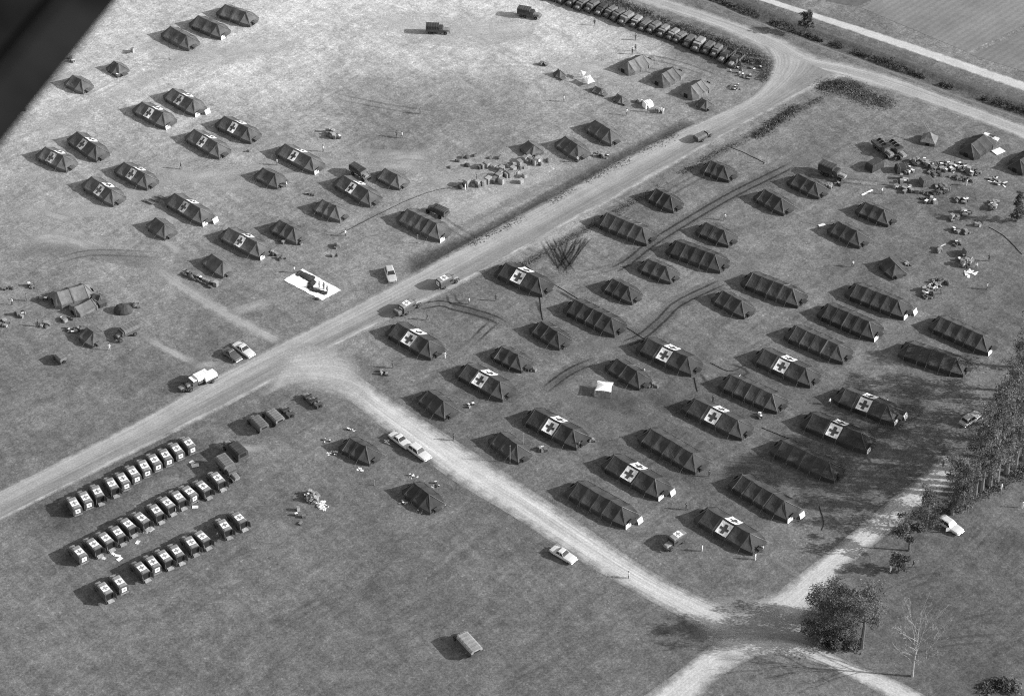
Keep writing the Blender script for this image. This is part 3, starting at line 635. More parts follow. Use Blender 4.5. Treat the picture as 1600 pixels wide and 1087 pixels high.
# tents pitched across the others: ridge runs up to the right
for i, (A, B, dm, lab) in enumerate([
  ((981,96.5),(1004,85.5),(2.3,2.0,2.5,1.0,2),'pale sided tent facing the truck line, leftmost of three pitched crossways'),
  ((1034,115.5),(1051.5,105),(2.4,2.2,2.5,1.05,2),'middle of three tents pitched crossways near the bend in the road'),
  ((1079.5,134.5),(1096,124.5),(2.4,2.2,2.5,1.05,2),'tent nearest the road bend, rightmost of three pitched crossways'),
  ((88,456.5),(131,444),(2.5,1.6,2.7,1.15,2),'large tent with smooth lit roof at the left group of vehicles'),
  ((116,479),(142,466.5),(1.9,.8,1.7,.8,1),'low fly tent in front of the large tent at the left edge'),
  ((1517.7,225),(1538,209.5),(2.5,2.2,2.8,1.1,2),'tent pitched crossways near the canal road, white sheets at its back'),
  ((1594,249),(1614,234),(2.5,2.2,2.8,1.1,2),'tent cut by the right edge of the picture near the canal road')]):
    build_tent('M', A, B, lab, None, 0, seed=200+i, group='plain dark tents', dims=dm, light=(i < 5))
for i, (A, B, dm, lab) in enumerate([
  ((136,511),(146,518.5),(2.2,1.8,2.3,1.0,1),'small dark tent at the lower side of the left vehicle group'),
  ((146,458),(157,461),(1.4,.7,1.6,.6,1),'little side tent at the right end of the large tent, left group'),
  ((825.5,219),(834,226),(2.1,1.6,2.2,.8,1),'small tent at the far end of the crate rows'),
  ((872,107.5),(875,109.5),(1.2,1.1,1.6,.4,1),'small pointed tent left of the two white sheets on the pale field'),
  ((930,134.5),(940,138.5),(1.1,.7,1.2,.35,1),'low dark pup tent right of the two white sheets'),
  ((965,146.5),(972,150),(1.3,1.0,1.5,.4,1),'low dark pup tent left of the jumbled white bundle'),
  ((1097,152.5),(1104,156.5),(1.7,1.3,1.8,.6,1),'small dark tent right at the roadside below the three crossways tents'),
  ((178,95),(185,99),(2.0,1.9,2.2,.6,1),'half pitched tent by itself above the leftmost red cross tents'),
  ]):
    build_tent('S', A, B, lab, None, 0, seed=300+i, group='small shelter tents', dims=dm)
# pointed square tent with poles
P = empty('pyramid_tent', G(1451.5, 221)); P.rotation_euler = (0, 0, R_(-20)); tag(P, 'square pointed tent with two long poles leaning on it by the supply dump', 'tent', 'small shelter tents')
mb = MB(); mb.loft([[(x*1.7, y*1.7, .7) for x, y in ((-1,-1),(0,-1.02),(1,-1),(1.02,0),(1,1),(0,1.02),(-1,1),(-1.02,0))], [(x*.85, y*.85, 1.45) for x, y in ((-1,-1),(0,-.97),(1,-1),(.97,0),(1,1),(0,.97),(-1,1),(-.97,0))], [(x*.08, y*.08, 2.5) for x, y in ((-1,-1),(0,-1),(1,-1),(1,0),(1,1),(0,1),(-1,1),(-1,0))]]); mb.obj('roof', 'canvas_light', P)
mb = MB(); mb.loft([[(x*1.66, y*1.66, 0) for x, y in ((-1,-1),(1,-1),(1,1),(-1,1))], [(x*1.66, y*1.66, .72) for x, y in ((-1,-1),(1,-1),(1,1),(-1,1))]], caps=False); mb.obj('wall', 'canvas_light', P)
MB().box((0, -1.68, .35), (.8, .06, .7)).obj('doorway_shade', 'dark', P)  # dark plate on the closed wall, inner shade painted in
for dx in (0, .5): MB().tube([(-.2+dx, .2, 2.2), (-2.0+dx, 1.6, 3.6)], .06, 5).obj('pole', 'pole', P)
# ------------------------------------------------------------------ vehicles (front = local +y)
def sect(y, hw, z0, z1, r=.12, n2=0.92):
    return [(-hw*.9, y, z0), (-hw, y, z0+.18), (-hw, y, z1-r*1.6), (-hw*n2, y, z1-r*.3), (-hw*.5, y, z1), (hw*.5, y, z1), (hw*n2, y, z1-r*.3), (hw, y, z1-r*1.6), (hw, y, z0+.18), (hw*.9, y, z0)]
def wheels(T, spots, r, wd, hub='olive'):
    for (x, y) in spots:
        wo_ = MB().wheel((x, y, r), r, wd).obj('wheel', 'tyre', T, link=False)
        s = math.copysign(1, x); hb = MB(); n = 10
        hb.loft([[(x+s*wd*.5, y+r*.5*math.cos(6.283*k/n), r+r*.5*math.sin(6.283*k/n)) for k in range(n)], [(x+s*(wd*.5+.03), y+r*.3*math.cos(6.283*k/n), r+r*.3*math.sin(6.283*k/n)) for k in range(n)]])
        hb.obj('hub', hub, wo_, link=False)
def make_sedan(name, paint, L=5.3, hw=.98, roofz=1.48, glassm='glass', wagon=False, fins=True):
    T = empty(name, link=False); b = MB(); h = L/2
    S = [(-h, hw*.80, .42, .72), (-h+.12, hw*.93, .36, .88), (-h+.7, hw, .3, .96), (-h*.45, hw, .28, .98), (0, hw, .28, .96), (h*.35, hw, .28, .97), (h-.9, hw*.99, .3, .95), (h-.2, hw*.95, .34, .86), (h, hw*.84, .40, .70)]
    b.loft([sect(*q) for q in S]); b.obj('body', paint, T, link=False, smooth=False)
    yb, yf = (-h+.55 if wagon else -h*.48), h*.30
    g = MB(); z0 = .93
    lo = [(-hw*.88, yb, z0), (hw*.88, yb, z0), (hw*.90, yf, z0), (-hw*.90, yf, z0)]
    rb = yb+(.2 if wagon else .55); rf = yf-.62
    hi = [(-hw*.70, rb, roofz-.05), (hw*.70, rb, roofz-.05), (hw*.70, rf, roofz-.05), (-hw*.70, rf, roofz-.05)]
    g.loft([lo, hi]); g.obj('window_band', glassm, T, link=False)
    r = MB(); r.loft([[(x*1.03, y, roofz-.07) for x, y, z in hi], [(x*1.04, y+(.05 if y > 0 else -.05), roofz-.02) for x, y, z in hi], [(x*.8, y*.88, roofz+.04) for x, y, z in hi]]); r.obj('roof', paint, T, link=False)
    for a_, c_ in zip(lo, hi): MB().tube([a_, c_], .05, 4).obj('pillar', paint, T, link=False)
    ym = (rb+rf)/2
    for s in (-1, 1): MB().tube([(s*hw*.9, ym, z0), (s*hw*.71, ym, roofz-.05)], .045, 4).obj('pillar', paint, T, link=False)
    wheels(T, [(s*hw*.88, y) for s in (-1, 1) for y in (h*.60, -h*.58)], .35, .22, 'chrome')
    for y in (-h-.04, h+.04): MB().box((0, y, .45), (hw*1.86, .14, .16), cham=.04).obj('bumper', 'chrome', T, link=False)
    for s in (-1, 1):
        n = 8; MB().loft([[(s*hw*.66+.11*math.cos(6.283*k/n), h-.03, .66+.11*math.sin(6.283*k/n)) for k in range(n)], [(s*hw*.66+.07*math.cos(6.283*k/n), h+.05, .66+.07*math.sin(6.283*k/n)) for k in range(n)]]).obj('headlight', 'chrome', T, link=False)
        if fins:
            MB().loft([[(s*hw*.86, -h+.1, .85), (s*hw*.96, -h+.1, .85), (s*hw*.95, -h+.1, 1.02), (s*hw*.92, -h+.1, 1.02)], [(s*hw*.86, -h*.35, .9), (s*hw*.98, -h*.35, .9), (s*hw*.96, -h*.35, .97), (s*hw*.92, -h*.35, .97)]]).obj('tail_fin', paint, T, link=False)
    return proto(T)
def arch_cover(b, y0, y1, hw, z0, z1, n=5, sag=.04):
    rings = []
    for i in range(n*3+1):
        f = i/(n*3); y = y0+(y1-y0)*f; k = sag*math.sin(math.pi*((f*n) % 1))
        rings.append([(-hw, y, z0), (-hw+.02+k, y, z0+(z1-z0)*.55), (-hw*.95, y, z1-.13-k), (-hw*.72, y, z1-k), (hw*.72, y, z1-k), (hw*.95, y, z1-.13-k), (hw-.02-k, y, z0+(z1-z0)*.55), (hw, y, z0)])
    return b.loft(rings)
def cross_on(T, c, sz, normal, white='white_cloth'):
    """white square with a dark cross, z-facing or rear facing"""
    h = sz/2; x, y, z = c
    if normal == 'z':
        p = MB().box((x, y, z), (sz, sz, .02)).obj('cross_panel', white, T, link=False)
        MB().box((x, y, z+.016), (sz*.22, sz*.74, .016)).obj('cross_upright', 'cross_faded', p, link=False)
        for s in (-1, 1): MB().box((x+s*sz*.245, y, z+.016), (sz*.25, sz*.22, .016)).obj('cross_arm', 'cross_faded', p, link=False)
    else:
        p = MB().box((x, y, z), (sz, .02, sz)).obj('cross_panel', white, T, link=False)
        MB().box((x, y-.016, z), (sz*.22, .016, sz*.6)).obj('cross_upright', 'cross_faded', p, link=False)
        for s in (-1, 1): MB().box((x+s*sz*.245, y-.016, z), (sz*.2, .016, sz*.22)).obj('cross_arm', 'cross_faded', p, link=False)
    return p
def make_ambulance(name, opened):
    T = empty(name, link=False); hw = .95
    b = MB(); b.loft([[(-hw, y, .62), (-hw, y, 1.75*k), (-hw*.88, y, 2.05*k), (-hw*.6, y, 2.16*k), (hw*.6, y, 2.16*k), (hw*.88, y, 2.05*k), (hw, y, 1.75*k), (hw, y, .62)] for y, k in ((-2.35, .985), (-2.28, 1), (-.2, 1), (.75, 1), (.95, .96))])
    b.obj('body', 'olive', T, link=False)
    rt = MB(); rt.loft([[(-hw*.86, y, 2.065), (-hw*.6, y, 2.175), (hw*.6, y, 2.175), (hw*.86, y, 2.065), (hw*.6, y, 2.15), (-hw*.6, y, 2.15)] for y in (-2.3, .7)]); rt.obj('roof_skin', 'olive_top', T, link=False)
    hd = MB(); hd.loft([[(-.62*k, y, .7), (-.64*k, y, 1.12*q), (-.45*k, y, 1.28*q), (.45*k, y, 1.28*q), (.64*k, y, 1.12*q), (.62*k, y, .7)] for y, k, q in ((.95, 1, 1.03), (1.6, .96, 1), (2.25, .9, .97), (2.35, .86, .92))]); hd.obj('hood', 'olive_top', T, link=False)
    ws = MB(); ws.add([(-.78, .98, 1.32), (.78, .98, 1.32), (.72, .955, 1.92), (-.72, .955, 1.92), (-.78, .93, 1.32), (.78, .93, 1.32), (.72, .91, 1.92), (-.72, .91, 1.92)], [(0, 1, 2, 3), (7, 6, 5, 4), (0, 4, 5, 1), (1, 5, 6, 2), (2, 6, 7, 3), (3, 7, 4, 0)]); ws.obj('windscreen', 'glass', T, link=False)
    for s in (-1, 1):
        fd = MB(); fd.loft([[(s*.62, y, z-.05), (s*.98, y, z-.08), (s*.98, y, z), (s*.62, y, z+.02)] for y, z in ((.95, .85), (1.25, 1.05), (1.9, 1.06), (2.3, .85))]); fd.obj('fender', 'olive', T, link=False)
        n = 8; MB().loft([[(s*.8+.1*math.cos(6.283*k/n), 2.3, .95+.1*math.sin(6.283*k/n)) for k in range(n)], [(s*.8+.08*math.cos(6.283*k/n), 2.36, .95+.08*math.sin(6.283*k/n)) for k in range(n)]]).obj('headlight', 'chrome', T, link=False)
        MB().box((s*.97, .35, 1.45), (.03, .7, .45)).obj('side_window', 'glass', T, link=False)
    MB().box((0, 2.48, .62), (1.8, .12, .2), cham=.03).obj('bumper', 'olive', T, link=False)
    wheels(T, [(s*.83, y) for s in (-1, 1) for y in (1.6, -1.45)], .43, .25)
    cross_on(T, (0, -.85, 2.20), 1.38, 'z')
    if not opened:
        d = MB().box((0, -2.39, 1.35), (1.5, .05, 1.3), cham=.0).obj('rear_door', 'olive', T, link=False)
        cross_on(T, (.0, -2.45, 1.42), .95, 'y')
        MB().box((0, -2.55, .62), (1.6, .3, .06)).obj('rear_step', 'olive_top', T, link=False)
    else:
        MB().box((0, -2.385, 1.35), (1.5, .03, 1.3)).obj('rear_opening_shade', 'dark', T, link=False)  # flat dark plate over the closed rear, shade inside is painted on
        for s in (-1, 1):
            sd = MB(); a_ = s*R_(25); cx, cy = s*.78, -2.4
            dx, dy = s*math.sin(R_(20))*.72, -math.cos(R_(20))*.72
            sd.add([(cx, cy, .72), (cx+dx, cy+dy, .72), (cx+dx, cy+dy, 2.0), (cx, cy, 2.0), (cx+s*.05, cy, .72), (cx+dx+s*.05, cy+dy, .72), (cx+dx+s*.05, cy+dy, 2.0), (cx+s*.05, cy, 2.0)], [(0, 1, 2, 3), (7, 6, 5, 4), (0, 4, 5, 1), (1, 5, 6, 2), (2, 6, 7, 3), (3, 7, 4, 0)])
            dr = sd.obj('rear_door', 'olive', T, link=False)
            MB().add([(cx+dx*.1+s*.06, cy+dy*.1, 1.0), (cx+dx*.9+s*.06, cy+dy*.9, 1.0), (cx+dx*.9+s*.06, cy+dy*.9, 1.85), (cx+dx*.1+s*.06, cy+dy*.1, 1.85), (cx+dx*.1+s*.08, cy+dy*.1, 1.0), (cx+dx*.9+s*.08, cy+dy*.9, 1.0), (cx+dx*.9+s*.08, cy+dy*.9, 1.85), (cx+dx*.1+s*.08, cy+dy*.1, 1.85)], [(0, 1, 2, 3), (7, 6, 5, 4), (0, 4, 5, 1), (1, 5, 6, 2), (2, 6, 7, 3), (3, 7, 4, 0)]).obj('door_panel', 'white_cloth', dr, link=False)
        MB().add([(-.62, -2.45, .66), (.62, -2.45, .66), (.62, -3.0, .28), (-.62, -3.0, .28), (-.62, -2.45, .62), (.62, -2.45, .62), (.62, -3.0, .24), (-.62, -3.0, .24)], [(0, 1, 2, 3), (7, 6, 5, 4), (0, 4, 5, 1), (1, 5, 6, 2), (2, 6, 7, 3), (3, 7, 4, 0)]).obj('fold_down_step', 'olive_top', T, link=False)
    return proto(T)
def make_truck(name, cover='canvas', L=6.4, hw=1.15, top=2.75, covered=True, wh=6, bf=.55):
    T = empty(name, link=False); yb = -L/2; bed0, bed1 = yb, yb+L*bf; cab1 = bed1+(1.25 if bf < .6 else .6); fr = L/2
    MB().box((0, 0, .78), (.9, L*.96, .22)).obj('chassis', 'olive', T, link=False)
    bd = MB(); bd.box((0, (bed0+bed1)/2, 1.05), (hw*2, bed1-bed0, .14))
    for s in (-1, 1): bd.box((s*(hw-.04), (bed0+bed1)/2, 1.37), (.08, bed1-bed0, .5))
    bd.box((0, bed0+.05, 1.37), (hw*2-.18, .08, .5)); bd.box((0, bed1-.05, 1.37), (hw*2-.18, .08, .5)); bd.obj('cargo_bed', 'olive', T, link=False)
    if covered:
        cv = arch_cover(MB(), bed0+.02, bed1-.02, hw-.02, 1.6, top).obj('canvas_cover', cover, T, link=False)
        MB().add([(-hw*.6, bed0-.01, 1.65), (hw*.6, bed0-.01, 1.65), (hw*.55, bed0-.01, top-.3), (-hw*.55, bed0-.01, top-.3)], [(0, 1, 2, 3)]).obj('cover_opening_shade', 'dark', cv, link=False)  # dark sheet on the closed cover end stands for the shade within
    else:
        for i in range(4):
            y = bed0+.3+(bed1-bed0-.6)*i/3
            MB().tube([(-hw+.08, y, 1.6), (-hw+.12, y, top-.3), (-hw*.5, y, top-.1), (hw*.5, y, top-.1), (hw-.12, y, top-.3), (hw-.08, y, 1.6)], .035, 4).obj('hoop', 'olive_top', T, link=False)
    cb = MB(); cb.loft([[(-.95, y, .85), (-.97, y, 1.5), (-.85, y, z), (.85, y, z), (.97, y, 1.5), (.95, y, .85)] for y, z in ((bed1+.08, 2.0), (cab1-.3, 2.02), (cab1, 1.6))]); cb.obj('cab', 'olive', T, link=False)
    MB().loft([[(-.88, y, z) for z in (1.98, 2.1)] + [(.88, y, z) for z in (2.1, 1.98)] for y in (bed1+.06, cab1-.25)]).obj('cab_top', cover, T, link=False)
    MB().add([(-.85, cab1+.01, 1.55), (.85, cab1+.01, 1.55), (.8, cab1-.25, 2.02), (-.8, cab1-.25, 2.02)], [(0, 1, 2, 3)]).obj('windscreen', 'glass', T, link=False)
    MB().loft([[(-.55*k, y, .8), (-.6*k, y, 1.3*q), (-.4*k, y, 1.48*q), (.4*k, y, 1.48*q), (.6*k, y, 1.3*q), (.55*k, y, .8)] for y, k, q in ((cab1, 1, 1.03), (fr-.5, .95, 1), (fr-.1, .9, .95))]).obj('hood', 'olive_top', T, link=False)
    for s in (-1, 1): MB().loft([[(s*.55, y, z-.06), (s*1.02, y, z-.1), (s*1.02, y, z), (s*.55, y, z+.02)] for y, z in ((cab1-.15, .95), (cab1+.25, 1.18), (fr-.4, 1.16), (fr-.05, .9))]).obj('fender', 'olive', T, link=False)
    MB().box((0, fr+.02, .7), (1.9, .12, .22), cham=.03).obj('bumper', 'olive', T, link=False)
    ysp = [cab1+.55] + ([bed0+1.1, bed0+2.2] if wh == 6 else [bed0+1.2])
    wheels(T, [(s*.9, y) for s in (-1, 1) for y in ysp], .47, .3)
    return proto(T)
def make_jeep(name, top=True, cover='canvas_light'):
    T = empty(name, link=False)
    b = MB(); b.loft([[(-.74, y, .45), (-.76, y, z), (.76, y, z), (.74, y, .45)] for y, z in ((-1.6, .95), (-.2, .95), (.35, 1.0), (.45, .98))]); b.obj('body', 'olive', T, link=False)
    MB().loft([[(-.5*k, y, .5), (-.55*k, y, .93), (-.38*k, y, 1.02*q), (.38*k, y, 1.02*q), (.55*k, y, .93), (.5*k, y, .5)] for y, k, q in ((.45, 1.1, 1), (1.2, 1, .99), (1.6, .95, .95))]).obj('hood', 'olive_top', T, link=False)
    for s in (-1, 1):
        MB().loft([[(s*.5, y, z-.05), (s*.78, y, z-.07), (s*.78, y, z), (s*.5, y, z+.01)] for y, z in ((.5, .75), (.75, .86), (1.3, .86), (1.6, .7))]).obj('fender', 'olive', T, link=False)
        MB().box((s*.42, -.35, .98), (.45, .45, .3), cham=.05).obj('seat', 'bag', T, link=False)
    MB().add([(-.7, .42, 1.0), (.7, .42, 1.0), (.68, .3, 1.5), (-.68, .3, 1.5), (-.7, .38, 1.0), (.7, .38, 1.0), (.68, .26, 1.5), (-.68, .26, 1.5)], [(0, 1, 2, 3), (7, 6, 5, 4), (0, 4, 5, 1), (1, 5, 6, 2), (2, 6, 7, 3), (3, 7, 4, 0)]).obj('windscreen', 'glass', T, link=False)
    if top: arch_cover(MB(), -1.58, .32, .76, .96, 1.72, 2).obj('canvas_top', cover, T, link=False)
    MB().tube([(0, -1.68, .85), (0, -1.86, .85)], .34, 10).obj('spare_wheel', 'tyre', T, link=False)
    MB().box((0, 1.72, .52), (1.4, .1, .14)).obj('bumper', 'olive', T, link=False)
    wheels(T, [(s*.65, y) for s in (-1, 1) for y in (1.05, -1.0)], .37, .2)
    return proto(T)
def make_trailer(name, cover='canvas_light', L=2.6, hw=.85, top=1.6):
    T = empty(name, link=False)
    b = MB(); b.box((0, 0, .65), (hw*2, L, .1))
    for s in (-1, 1): b.box((s*(hw-.03), 0, .9), (.06, L, .45)); b.box((0, s*(L/2-.03), .9), (hw*2-.14, .06, .45))
    b.obj('cargo_box', 'olive', T, link=False)
    arch_cover(MB(), -L/2+.02, L/2-.02, hw-.01, 1.1, top, 2).obj('canvas_cover', cover, T, link=False)
    for s in (-1, 1): MB().tube([(s*.5, L/2, .6), (0, L/2+1.0, .6)], .05, 4).obj('drawbar', 'olive', T, link=False)
    MB().tube([(0, L/2+.85, .55), (0, L/2+.85, 0)], .04, 4).obj('stand', 'olive', T, link=False)
    wheels(T, [(s*(hw+.02), -.1) for s in (-1, 1)], .4, .22)
    return proto(T)
AMB_C = make_ambulance('ambulance', False); AMB_O = make_ambulance('ambulance', True)
SED_W = make_sedan('sedan_car', 'white_paint'); SED_P = make_sedan('station_wagon', 'pale_paint', 4.9, .98, 1.6, wagon=True, fins=False); SED_D = make_sedan('sedan_car', 'dark_paint', 4.6, .92, 1.55, fins=False)
WAG_W = make_sedan('station_wagon', 'white_paint', 5.3, 1.0, 1.62, wagon=True)
TRK_C = make_truck('cargo_truck'); TRK_L = make_truck('cargo_truck', 'canvas_light'); TRK_O = make_truck('cargo_truck', covered=False); TRK_S = make_truck('light_truck', 'canvas_light', 4.9, .98, 2.3, True, 4); TRK_D = make_truck('light_truck', 'canvas', 4.9, .98, 2.3, True, 4)
TRK_P = make_truck('canvas_topped_truck', 'canvas_pale', 6.0, 1.22, 2.25, True, 4, .80); TRK_G = make_truck('canvas_topped_truck', 'canvas_light', 5.0, 1.05, 2.3, True, 4, .7); TRK_Q = make_truck('light_truck', 'canvas_pale', 4.9, .98, 2.3, True, 4); JEEP = make_jeep('jeep'); JEEP_O = make_jeep('jeep', False); TRL = make_trailer('trailer'); TRL_W = make_trailer('trailer', 'white_cloth', 2.8, 1.0, 2.0); TRK_W = make_truck('box_truck', 'white_cloth', 5.2, 1.05, 2.4, True, 4)
I0 = lambda z, ox=0, oy=540: (ox+z[0]/3.748, oy+z[1]/3.748)
ROW1 = [I0(z) for z in ((435,920),(500,885),(570,850),(655,805),(720,775),(780,735),(845,700),(905,665),(970,635),(1035,600),(1105,565))]
ROW2 = [I0(z, 0, 797) for z in ((465,240),(550,195),(620,160),(690,125))] + [I0(z) for z in ((750,1040),(830,1005),(915,960),(980,915),(1045,880),(1110,850),(1190,820),(1275,770))]
ROW3 = [I0(z, 0, 797) for z in ((615,455),(700,415),(830,335),(895,300),(965,265),(1035,235),(1120,185),(1185,150),(1315,85),(1400,40))]
ORD = ['first','second','third','fourth','fifth','sixth','seventh','eighth','ninth','tenth','eleventh','twelfth','thirteenth','fourteenth','fifteenth','sixteenth','seventeenth','eighteenth','nineteenth','twentieth','twenty first','twenty second']
for rname, row, op, az0 in (('the row along the main road', ROW1, {2, 3}, -30), ('the middle row', ROW2, {1, 2, 3, 4, 5, 6, 7, 8, 10, 11}, -38), ('the nearest row', ROW3, {0, 2, 4, 5, 6, 7, 8, 9}, -36)):
    for i, (px, py) in enumerate(row):
        az = az0+random.uniform(-5, 5)+(5 if i == 0 and rname.endswith('road') else 0)
        g = G(px, py, 2.2); f = Vector((math.sin(R_(az)), math.cos(R_(az)), 0)); c = g+f*.85      # the roof panel sits .85 m behind the origin
        o = copy_tree(AMB_O if i in op else AMB_C); o.location = (c.x, c.y, 0); o.rotation_euler = (0, 0, -R_(az))
        tag(o, 'ambulance%s, %s from the left in %s' % (' with rear doors open' if i in op else ' with rear cross', ORD[i], rname), 'ambulance', 'ambulances parked in rows')
def VH(p, px, py, az, label, cat, z=0.9, group=None):
    g = G(px, py, z); o = copy_tree(p); o.location = (g.x, g.y, 0); o.rotation_euler = (0, 0, -R_(az)); tag(o, label, cat, group); return o
VH(SED_W, 625.4, 685.9, 137, 'white finned car parked behind another beside the side road, left one of the pair', 'car', .8)
VH(WAG_W, 654.5, 704.5, 137, 'white wagon parked beside the side road, right one of the pair', 'car', .8)
VH(SED_W, 880, 864.5, 130, 'white car standing alone on the grass left of the side road', 'car', .8)
VH(SED_W, 380.5, 544.6, 136, 'white car beside the main road with a dark car next to it', 'car', .8)
VH(SED_D, 362, 552.5, 136, 'dark rounded car beside the white one at the main road', 'car', .8)
sw = VH(WAG_W, 1484.5, 819, 137, 'white car on the grass under the trees with its door open', 'car', .8)
MB().add([(1.0, .9, .45), (1.75, .45, .45), (1.75, .45, 1.35), (1.0, .9, 1.35), (1.02, .94, .45), (1.77, .49, .45), (1.77, .49, 1.35), (1.02, .94, 1.35)], [(0, 1, 2, 3), (7, 6, 5, 4), (0, 4, 5, 1), (1, 5, 6, 2), (2, 6, 7, 3), (3, 7, 4, 0)]).obj('open_door', 'white_paint', sw)
VH(SED_P, 1516.8, 652.5, 48, 'pale car half hidden in the shade of the tall trees', 'car', .8)
VH(SED_P, 610, 427, 167, 'pale grey car standing on the grass left of the main road', 'car', .8)
VH(AMB_C, 699, 435.5, 52, 'ambulance driving on the main road near the pale grey car', 'ambulance', 1.5)
VH(AMB_C, 640, 474.5, 46, 'ambulance at the main road edge towing a small trailer', 'ambulance', 1.5)
VH(TRL, 626, 485, 46, 'small trailer behind the ambulance at the main road edge', 'trailer', .9)
VH(TRK_D, 684, 328, -52, 'dark covered truck parked behind the long tent left of the main road', 'truck', 1.3)
VH(TRK_C, 684, 43, 93, 'covered army truck alone on the bright field at the top', 'truck', 1.5).scale = (.86, .86, .86)
VH(TRK_C, 827, 18, 108, 'dark covered truck near the start of the truck line at the top', 'truck', 1.5).scale = (.86, .86, .86)
VH(JEEP_O, 1101, 210, 52, 'jeep driving on the main road near the bend', 'jeep', .9)
VH(TRL, 1094, 214, 52, 'trailer pulled by the jeep near the road bend', 'trailer', .9)
VH(AMB_C, 1054, 842, -132, 'ambulance parked nose out beside the nearest red cross tent', 'ambulance', 1.4)
VH(TRK_P, 731, 1005, -34, 'canvas topped light truck alone at the bottom of the field', 'truck', 1.2)
VH(TRK_G, 403, 661, -36, 'canvas topped truck, leftmost of the short row below the junction', 'truck', 1.2)
VH(TRK_G, 427, 650, -38, 'canvas topped truck with open back, second of the short row below the junction', 'truck', 1.3)
VH(JEEP_O, 449, 642, -38, 'open jeep at the right of the two canvas topped trucks', 'jeep', .9)
VH(JEEP_O, 484, 621, -40, 'dark open jeep, left of the pair nearest the junction', 'jeep', .9)
VH(JEEP_O, 493, 627, -40, 'dark open jeep, right of the pair nearest the junction', 'jeep', .9)
VH(TRK_C, 366, 700, -38, 'dark truck behind the right end of the ambulance rows', 'truck', 1.5)
VH(TRK_L, 358, 731, 145, 'truck with light canvas cover at the end of the middle ambulance row', 'truck', 1.6)
VH(TRK_W, 307, 593, -130, 'white covered truck at the main road edge in a small convoy', 'truck', 1.4)
VH(TRL_W, 326.5, 587.5, -130, 'white covered trailer behind the white truck at the road edge', 'trailer', 1.2)
VH(JEEP_O, 291, 601, -130, 'open jeep loaded with gear ahead of the white truck', 'jeep', .9)
VH(TRK_G, 198, 517, -128, 'canvas topped truck beside the left tent group', 'truck', 1.3)
VH(JEEP, 93, 558, -40, 'jeep by itself below the left tent group', 'jeep', .9)
VH(TRK_D, 562, 268, 135, 'dark truck standing behind the red cross tent by the crate rows', 'truck', 1.2)
VH(TRK_C, 1302, 267, 125, 'tarpaulined truck in deep shade left of the supply dump', 'truck', 1.4)
VH(TRK_O, 1381, 230, 150, 'open truck with bare hoops above the supply dump, left of two', 'truck', 1.3)
VH(TRK_O, 1401, 232, 150, 'open truck with bare hoops above the supply dump, right of two', 'truck', 1.3)
# long line of light trucks along the weedy ditch at the top
LN = resample(pl([(846,-2),(889,12),(922,22),(952,32),(990,46),(1027,59),(1057,70),(1105,89),(1140,103)]), .5)
for i in range(22):
    p = LN[int((len(LN)-1)*i/21)]; az = -140+random.uniform(-9, 9)
    o = copy_tree(random.choice((TRK_S, TRK_S, TRK_D, TRK_G) if i < 9 else (TRK_S, TRK_Q, TRK_Q, TRK_G)) if i < 20 else TRK_O); o.location = (p[0]+random.uniform(-.2, .2)+1.3, p[1]+1.2+random.uniform(-.3, .3), 0); o.rotation_euler = (0, 0, -R_(az)); sc_ = random.uniform(.82, .98); o.scale = (sc_, sc_*.85, sc_*random.uniform(.85, 1.05))
    tag(o, 'light truck by the weedy ditch, %s from the left of the line' % ORD[i], 'truck', 'trucks lined up along the ditch')
# ------------------------------------------------------------------ supplies
def make_crate(name, d, m, lidm=None, pitched=False):
    b = MB(); x, y, z = d; b.box((0, 0, z/2), d)
    T = b.obj(name, m, link=False)
    MB().box((0, 0, z+.025), (x*1.04, y*1.04, .05)).obj('lid', lidm or m, T, link=False)
    for s in (-1, 1):
        MB().box((s*x*.32, 0, z/2), (.09, y+.05, z)).obj('batten', m, T, link=False)
    return proto(T)
def make_bag(name, L, r, m):
    b = MB(); n = 8; rings = []
    for f, k in ((-.5, .35), (-.44, .8), (-.2, 1.0), (.15, .95), (.42, .8), (.5, .35)):
        rings.append([(L*f, r*k*math.cos(6.283*i/n), r*.85+r*.85*k*math.sin(6.283*i/n)) for i in range(n)])
    b.loft(rings); T = b.obj(name, m, link=False)
    for f in (-.22, .2): MB().tube([(L*f-.03, 0, r*.86), (L*f+.03, 0, r*.86)], r*1.01, 8).obj('strap', 'seam', T, link=False)
    return proto(T)
def make_drum(name, m):
    b = MB(); n = 12
    b.loft([[(r*math.cos(6.283*i/n), r*math.sin(6.283*i/n), z) for i in range(n)] for r, z in ((.29, 0), (.29, .28), (.31, .3), (.29, .32), (.29, .57), (.31, .59), (.29, .61), (.29, .86), (.27, .86), (.27, .83))])
    return proto(b.obj(name, m, link=False))
def make_bundle(name, d, m):
    b = MB(); rd = random.Random(hash(name) % 99); n = 10; rings = []
    for z, k in ((0, 1.05), (.25, 1.1), (.6, .98), (.9, .75), (1.0, .35)):
        rings.append([(d[0]/2*k*math.cos(6.283*i/n)*rd.uniform(.85, 1.12), d[1]/2*k*math.sin(6.283*i/n)*rd.uniform(.85, 1.12), d[2]*z*rd.uniform(.93, 1.05)) for i in range(n)])
    b.loft(rings); return proto(b.obj(name, m, link=False))
def make_board(name, d, m):
    b = MB(); x, y, z = d
    b.loft([[(-x/2, -y/2, .03), (x/2, -y/2, .03), (x/2, y/2, .03), (-x/2, y/2, .03)], [(-x/2, -y/2, .03+z), (x/2, -y/2, .06+z), (x/2, y/2, .03+z), (-x/2, y/2, .08+z)]])
    T = b.obj(name, m, link=False)
    for f in (-.35, .35): MB().box((x*f, 0, .015), (.08, y*.98, .03)).obj('cleat', 'wood', T, link=False)
    return proto(T)
